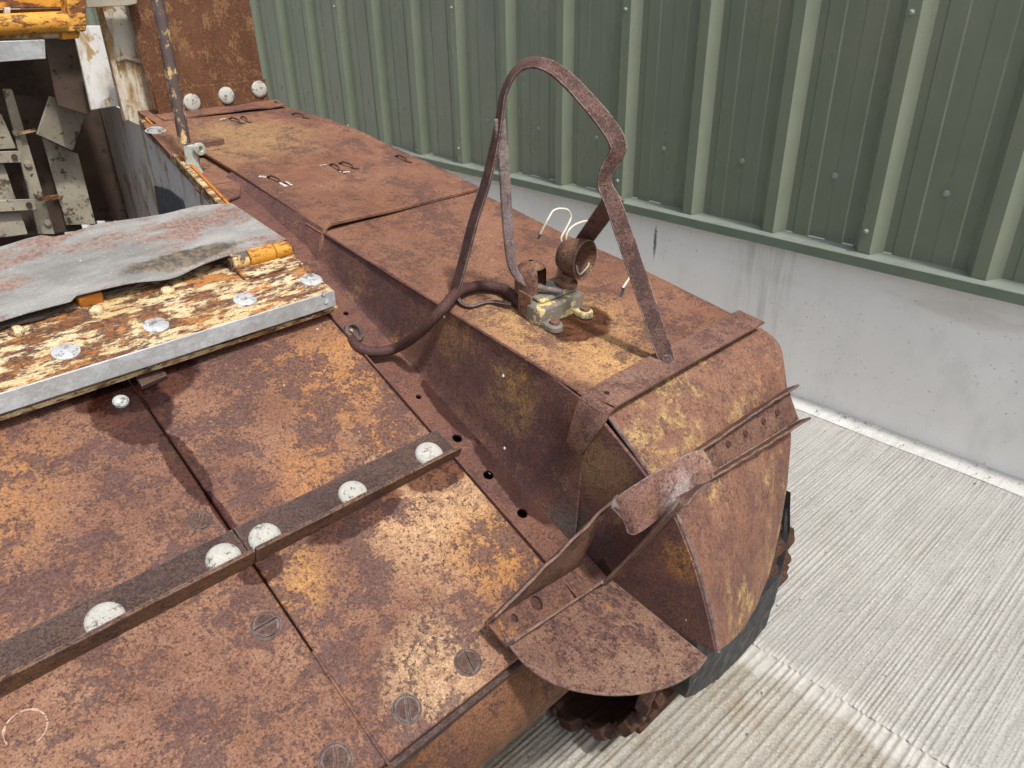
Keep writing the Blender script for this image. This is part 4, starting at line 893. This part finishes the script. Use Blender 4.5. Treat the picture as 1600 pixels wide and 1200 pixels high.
for px in (((-30, 238), (32, 236), (33, 254), (-30, 256)), ((-30, 314), (55, 311), (57, 328), (-30, 333))):
    o = slabp(px, lambda p: ay(p, 2.56), (0, .010, 0), 'door_strap', 'cream', VEH)
    part(MB().lathe(ay((px[1][0] - 10, px[1][1] + 9), 2.559), (0, -1, 0), [(.008, 0), (.008, .004), (.002, .004)], 10), 'strap_bolt', 'dark', o)
part(MB().box((-.15, 2.85, .28), (.95, 0, 0), (0, 1.3, 0), (0, 0, .01)), 'hull_floor', 'dark', VEH)
part(MB().box((-.15, 3.12, 1.375), (.95, 0, 0), (0, .72, 0), (0, 0, .012)), 'shade_roof', 'yellow', VEH)  # unseen roof plate, added and sized to keep the inside dark
part(MB().box((-1.05, 2.5, .8), (.01, 0, 0), (0, 1.2, 0), (0, 0, .55)), 'hull_side', 'white', VEH)
part(MB().box((-.15, 3.6, .8), (.95, 0, 0), (0, .01, 0), (0, 0, .6)), 'rear_bulkhead', 'dark', VEH)
# yellow hatch frame over the opening
YH = 2.02
def hy(p, d=0): return ay(p, YH + d)
fr = part(MB().tube([hy((-120, 45)), hy((106, 34))], .0215, 16), 'hatch_tube', 'yellow', VEH)
part(MB().prism([hy((104, -20), -.02), hy((133, -20), -.02), hy((136, 40), -.02), (hy((134, 49), -.02)), hy((108, 50), -.02)], (0, .05, 0)), 'hatch_bracket', 'yellow', VEH, .003)
part(MB().prism([hy((96, 48), 0), hy((126, 50), 0), hy((124, 60), 0), hy((98, 62), 0)], (0, .04, 0)), 'hatch_lug', 'yellow', VEH, .002)
part(MB().prism([hy((-120, -30), .03), hy((100, -30), .03), hy((100, 12), .03), hy((-120, 16), .03)], (0, .012, 0)), 'hatch_plate', 'yellow', VEH, .002)
part(MB().prism([hy((-120, 18), .05), hy((100, 13), .05), hy((100, 24), .05), hy((-120, 30), .05)], (0, .03, 0)), 'hatch_rail', 'visor_edge', VEH, .002)
part(MB().prism([hy((8, 12), .02), hy((17, 12), .02), hy((17, 25), .02), hy((8, 25), .02)], (0, .02, 0)), 'hatch_clip', 'white2', VEH, .002)
part(MB().tube([hy((-120, 60), .03), hy((90, 52), .03)], .010, 10), 'hatch_rod', 'white2', VEH)
slabp(((134, -20), (216, -20), (214, 6), (200, 9), (136, 12)), lambda p: ay(p, 2.2), (0, .05, 0), 'roof_beam', 'cream')
# ---- lower hull, final drive, running gear
part(MB().prism([(-1.0, .575, .502), (-1.0, .80, .26), (-1.0, 3.6, .24), (-1.0, 3.6, .26), (-1.0, .82, .29), (-1.0, .60, .51)], (1.63, 0, 0)), 'lower_hull', 'lower', VEH, .002)
dc = V3(0, .668, .405)
part(MB().lathe(V3(.325, dc.y, dc.z), (1, 0, 0), [(.002, 0), (.05, .004), (.09, .018), (.118, .045), (.130, .085), (.134, .15), (.134, .33), (.130, .37), (.120, .385), (.05, .39), (.002, .39)], 40), 'final_drive_housing', 'lower', VEH, smooth=50)
WC = V3(1.005, .752, .295); RT = .268
part(MB().lathe(V3(.90, WC.y, WC.z), (1, 0, 0), [(.03, -.02), (.10, 0), (.19, .02), (.232, .02), (.232, .07), (.17, .08), (.17, .17), (.232, .18), (.232, .23), (.19, .23), (.10, .26), (.03, .27)], 40), 'drive_sprocket', 'track', VEH)
lk = MB()                               # local: x across, y along the run, z outwards
lk.box((0, 0, 0), (.225, 0, 0), (0, .040, 0), (0, 0, .010))
lk.prism([(-.228, -.012, .010), (-.228, .016, .010), (-.228, .006, .024), (-.228, -.004, .024)], (.456, 0, 0))
for (c, wd, sg) in ((-.196, .030, 1), (-.098, .028, 1), (0, .028, 1), (.098, .028, 1), (.196, .030, 1), (-.148, .019, -1), (-.049, .019, -1), (.049, .019, -1), (.148, .019, -1)):
    lk.lathe((c - wd, sg * .047, 0), (1, 0, 0), [(.008, -.001), (.017, 0), (.017, wd * 2), (.008, wd * 2 + .001)], 12)
    lk.box((c, sg * .036, 0), (wd, 0, 0), (0, .012, 0), (0, 0, .011))
lk.prism([(-.030, -.02, -.010), (.030, -.02, -.010), (.018, 0, -.07), (-.018, 0, -.07)], (0, .03, 0))
for s in (-1, 1): lk.prism([(s * .226, -.03, .010), (s * .226, .03, .010), (s * .246, .012, .014), (s * .246, -.02, .014)], (0, 0, -.026))
pitch = 2 * math.asin(.047 / RT); first = None
seq = [('arc', a) for a in [-math.pi / 2 - 1.0 + pitch * k for k in range(0, 22)]]
link0 = lk.build('track_link', 'track', VEH); bv = link0.modifiers.new('bevel', 'BEVEL'); bv.width = .002; bv.segments = 2; bv.limit_method = 'ANGLE'
pin0 = MB().lathe((-.236, .047, 0), (1, 0, 0), [(.004, 0), (.009, .003), (.009, .469), (.004, .472)], 10).build('track_pin', 'screw', link0)
def put_link(pos, yv, zv, firstone):
    if firstone: o = link0
    else:
        o = link0.copy(); COL.objects.link(o); o.parent = VEH; c = pin0.copy(); COL.objects.link(c); c.parent = o
    xv = Vector(yv).cross(Vector(zv)); m = Matrix((xv, Vector(yv), Vector(zv))).transposed().to_4x4(); m.translation = Vector(pos) - BASE['armoured_vehicle']; o.matrix_local = m
k = 0
a = -math.pi / 2
ang = -math.pi * .5                       # bottom of the front wheel, then forward and up
while ang > -math.pi * 1.5 - .01:
    zv = V3(0, math.cos(ang), math.sin(ang)); yv = V3(0, math.sin(ang), -math.cos(ang))
    put_link(WC + zv * RT, yv, zv, k == 0); ang -= pitch; k += 1
for j in range(1, 18):
    put_link(V3(WC.x, WC.y + .094 * j, WC.z - RT), (0, -1, 0), (0, 0, -1), False)
    if j < 14: put_link(V3(WC.x, WC.y + .094 * j, WC.z + RT), (0, 1, 0), (0, 0, 1), False)
# black rubber flap hanging in front of the track
FB = [ay(p, y) for p, y in (((1084, 1099), .412), ((1118, 1083), .422), ((1165, 1038), .438), ((1208, 985), .455), ((1222, 918), .468), ((1222, 866), .474))]
def flap(u, v):
    p = polyline(FB, u); n_ = mnoise.noise((p.x * 22, v * 6, 3))
    e = (1 - v) ** 1.6
    return p + V3(-.012 * v + .003 * n_, .002 + .014 * e + .003 * mnoise.noise((u * 8, v * 5, 9)), .16 * v + (.006 * mnoise.noise((u * 14, 4, 2)) + .004 * mnoise.noise((u * 50, 4, 2))) * (1 - v))
part(MB().grid(flap, 60, 16, (0, .03, 0)), 'rubber_flap', 'rubber', VEH, .003, smooth=50)

# ================================================================== LOOSE THINGS
fpl = [(-150, 543), (0, 500), (40, 487), (85, 476), (112, 470), (118, 462), (150, 455), (190, 446), (245, 430), (300, 413), (370, 394), (447, 373)]
rpl = [(-150, 425), (0, 385), (40, 372), (64, 366), (84, 369), (104, 366), (150, 351), (200, 343), (250, 335), (310, 322), (340, 319), (363, 318)]
def shf(u, v):
    a = polyline([V3(x, y, 0) for x, y in fpl], u); b = polyline([V3(x, y, 0) for x, y in rpl], u)
    p = a.lerp(b, v); off = .022 + .016 * u + .010 * v
    q = av((p.x, p.y), off); q.z += .003 * mnoise.noise((q.x * 7, q.y * 5, 2)) + .0006 * mnoise.noise((q.x * 24, q.y * 14, 5))
    d = math.exp(-((u - .70) / .11) ** 2) * max(0, 1 - v / .22)
    q.z -= .012 * d * d
    return q
sh = MB().grid(shf, 90, 26, (0, 0, -.0014)).build('metal_sheet', 'sheet', smooth=60)
sh['label'] = 'bent weathered grey metal sheet lying on the visor flap'; sh['category'] = 'metal sheet'
mf = [(-150, 560), (0, 511), (30, 503), (60, 496), (85, 484), (110, 474), (122, 462), (150, 460), (175, 455), (200, 447)]
mr = [(-150, 500), (0, 470), (60, 450), (100, 440), (130, 430), (150, 425), (180, 420), (200, 415), (215, 412), (235, 418)]
def mtf(u, v):
    a = polyline([V3(x, y, 0) for x, y in mf], u); b = polyline([V3(x, y, 0) for x, y in mr], u); p = a.lerp(b, v)
    q = av((p.x, p.y + 3 * mnoise.noise((u * 30, 1, 1)) * (1 - v)), .010 + .004 * v); q.z += .0035 * mnoise.noise((q.x * 14, q.y * 50, 1)); return q
mt = MB().grid(mtf, 70, 12, (0, 0, -.004)).build('torn_felt', 'mat', smooth=50)
mt['label'] = 'torn strip of dark felt under the edge of the grey sheet'; mt['category'] = 'felt'
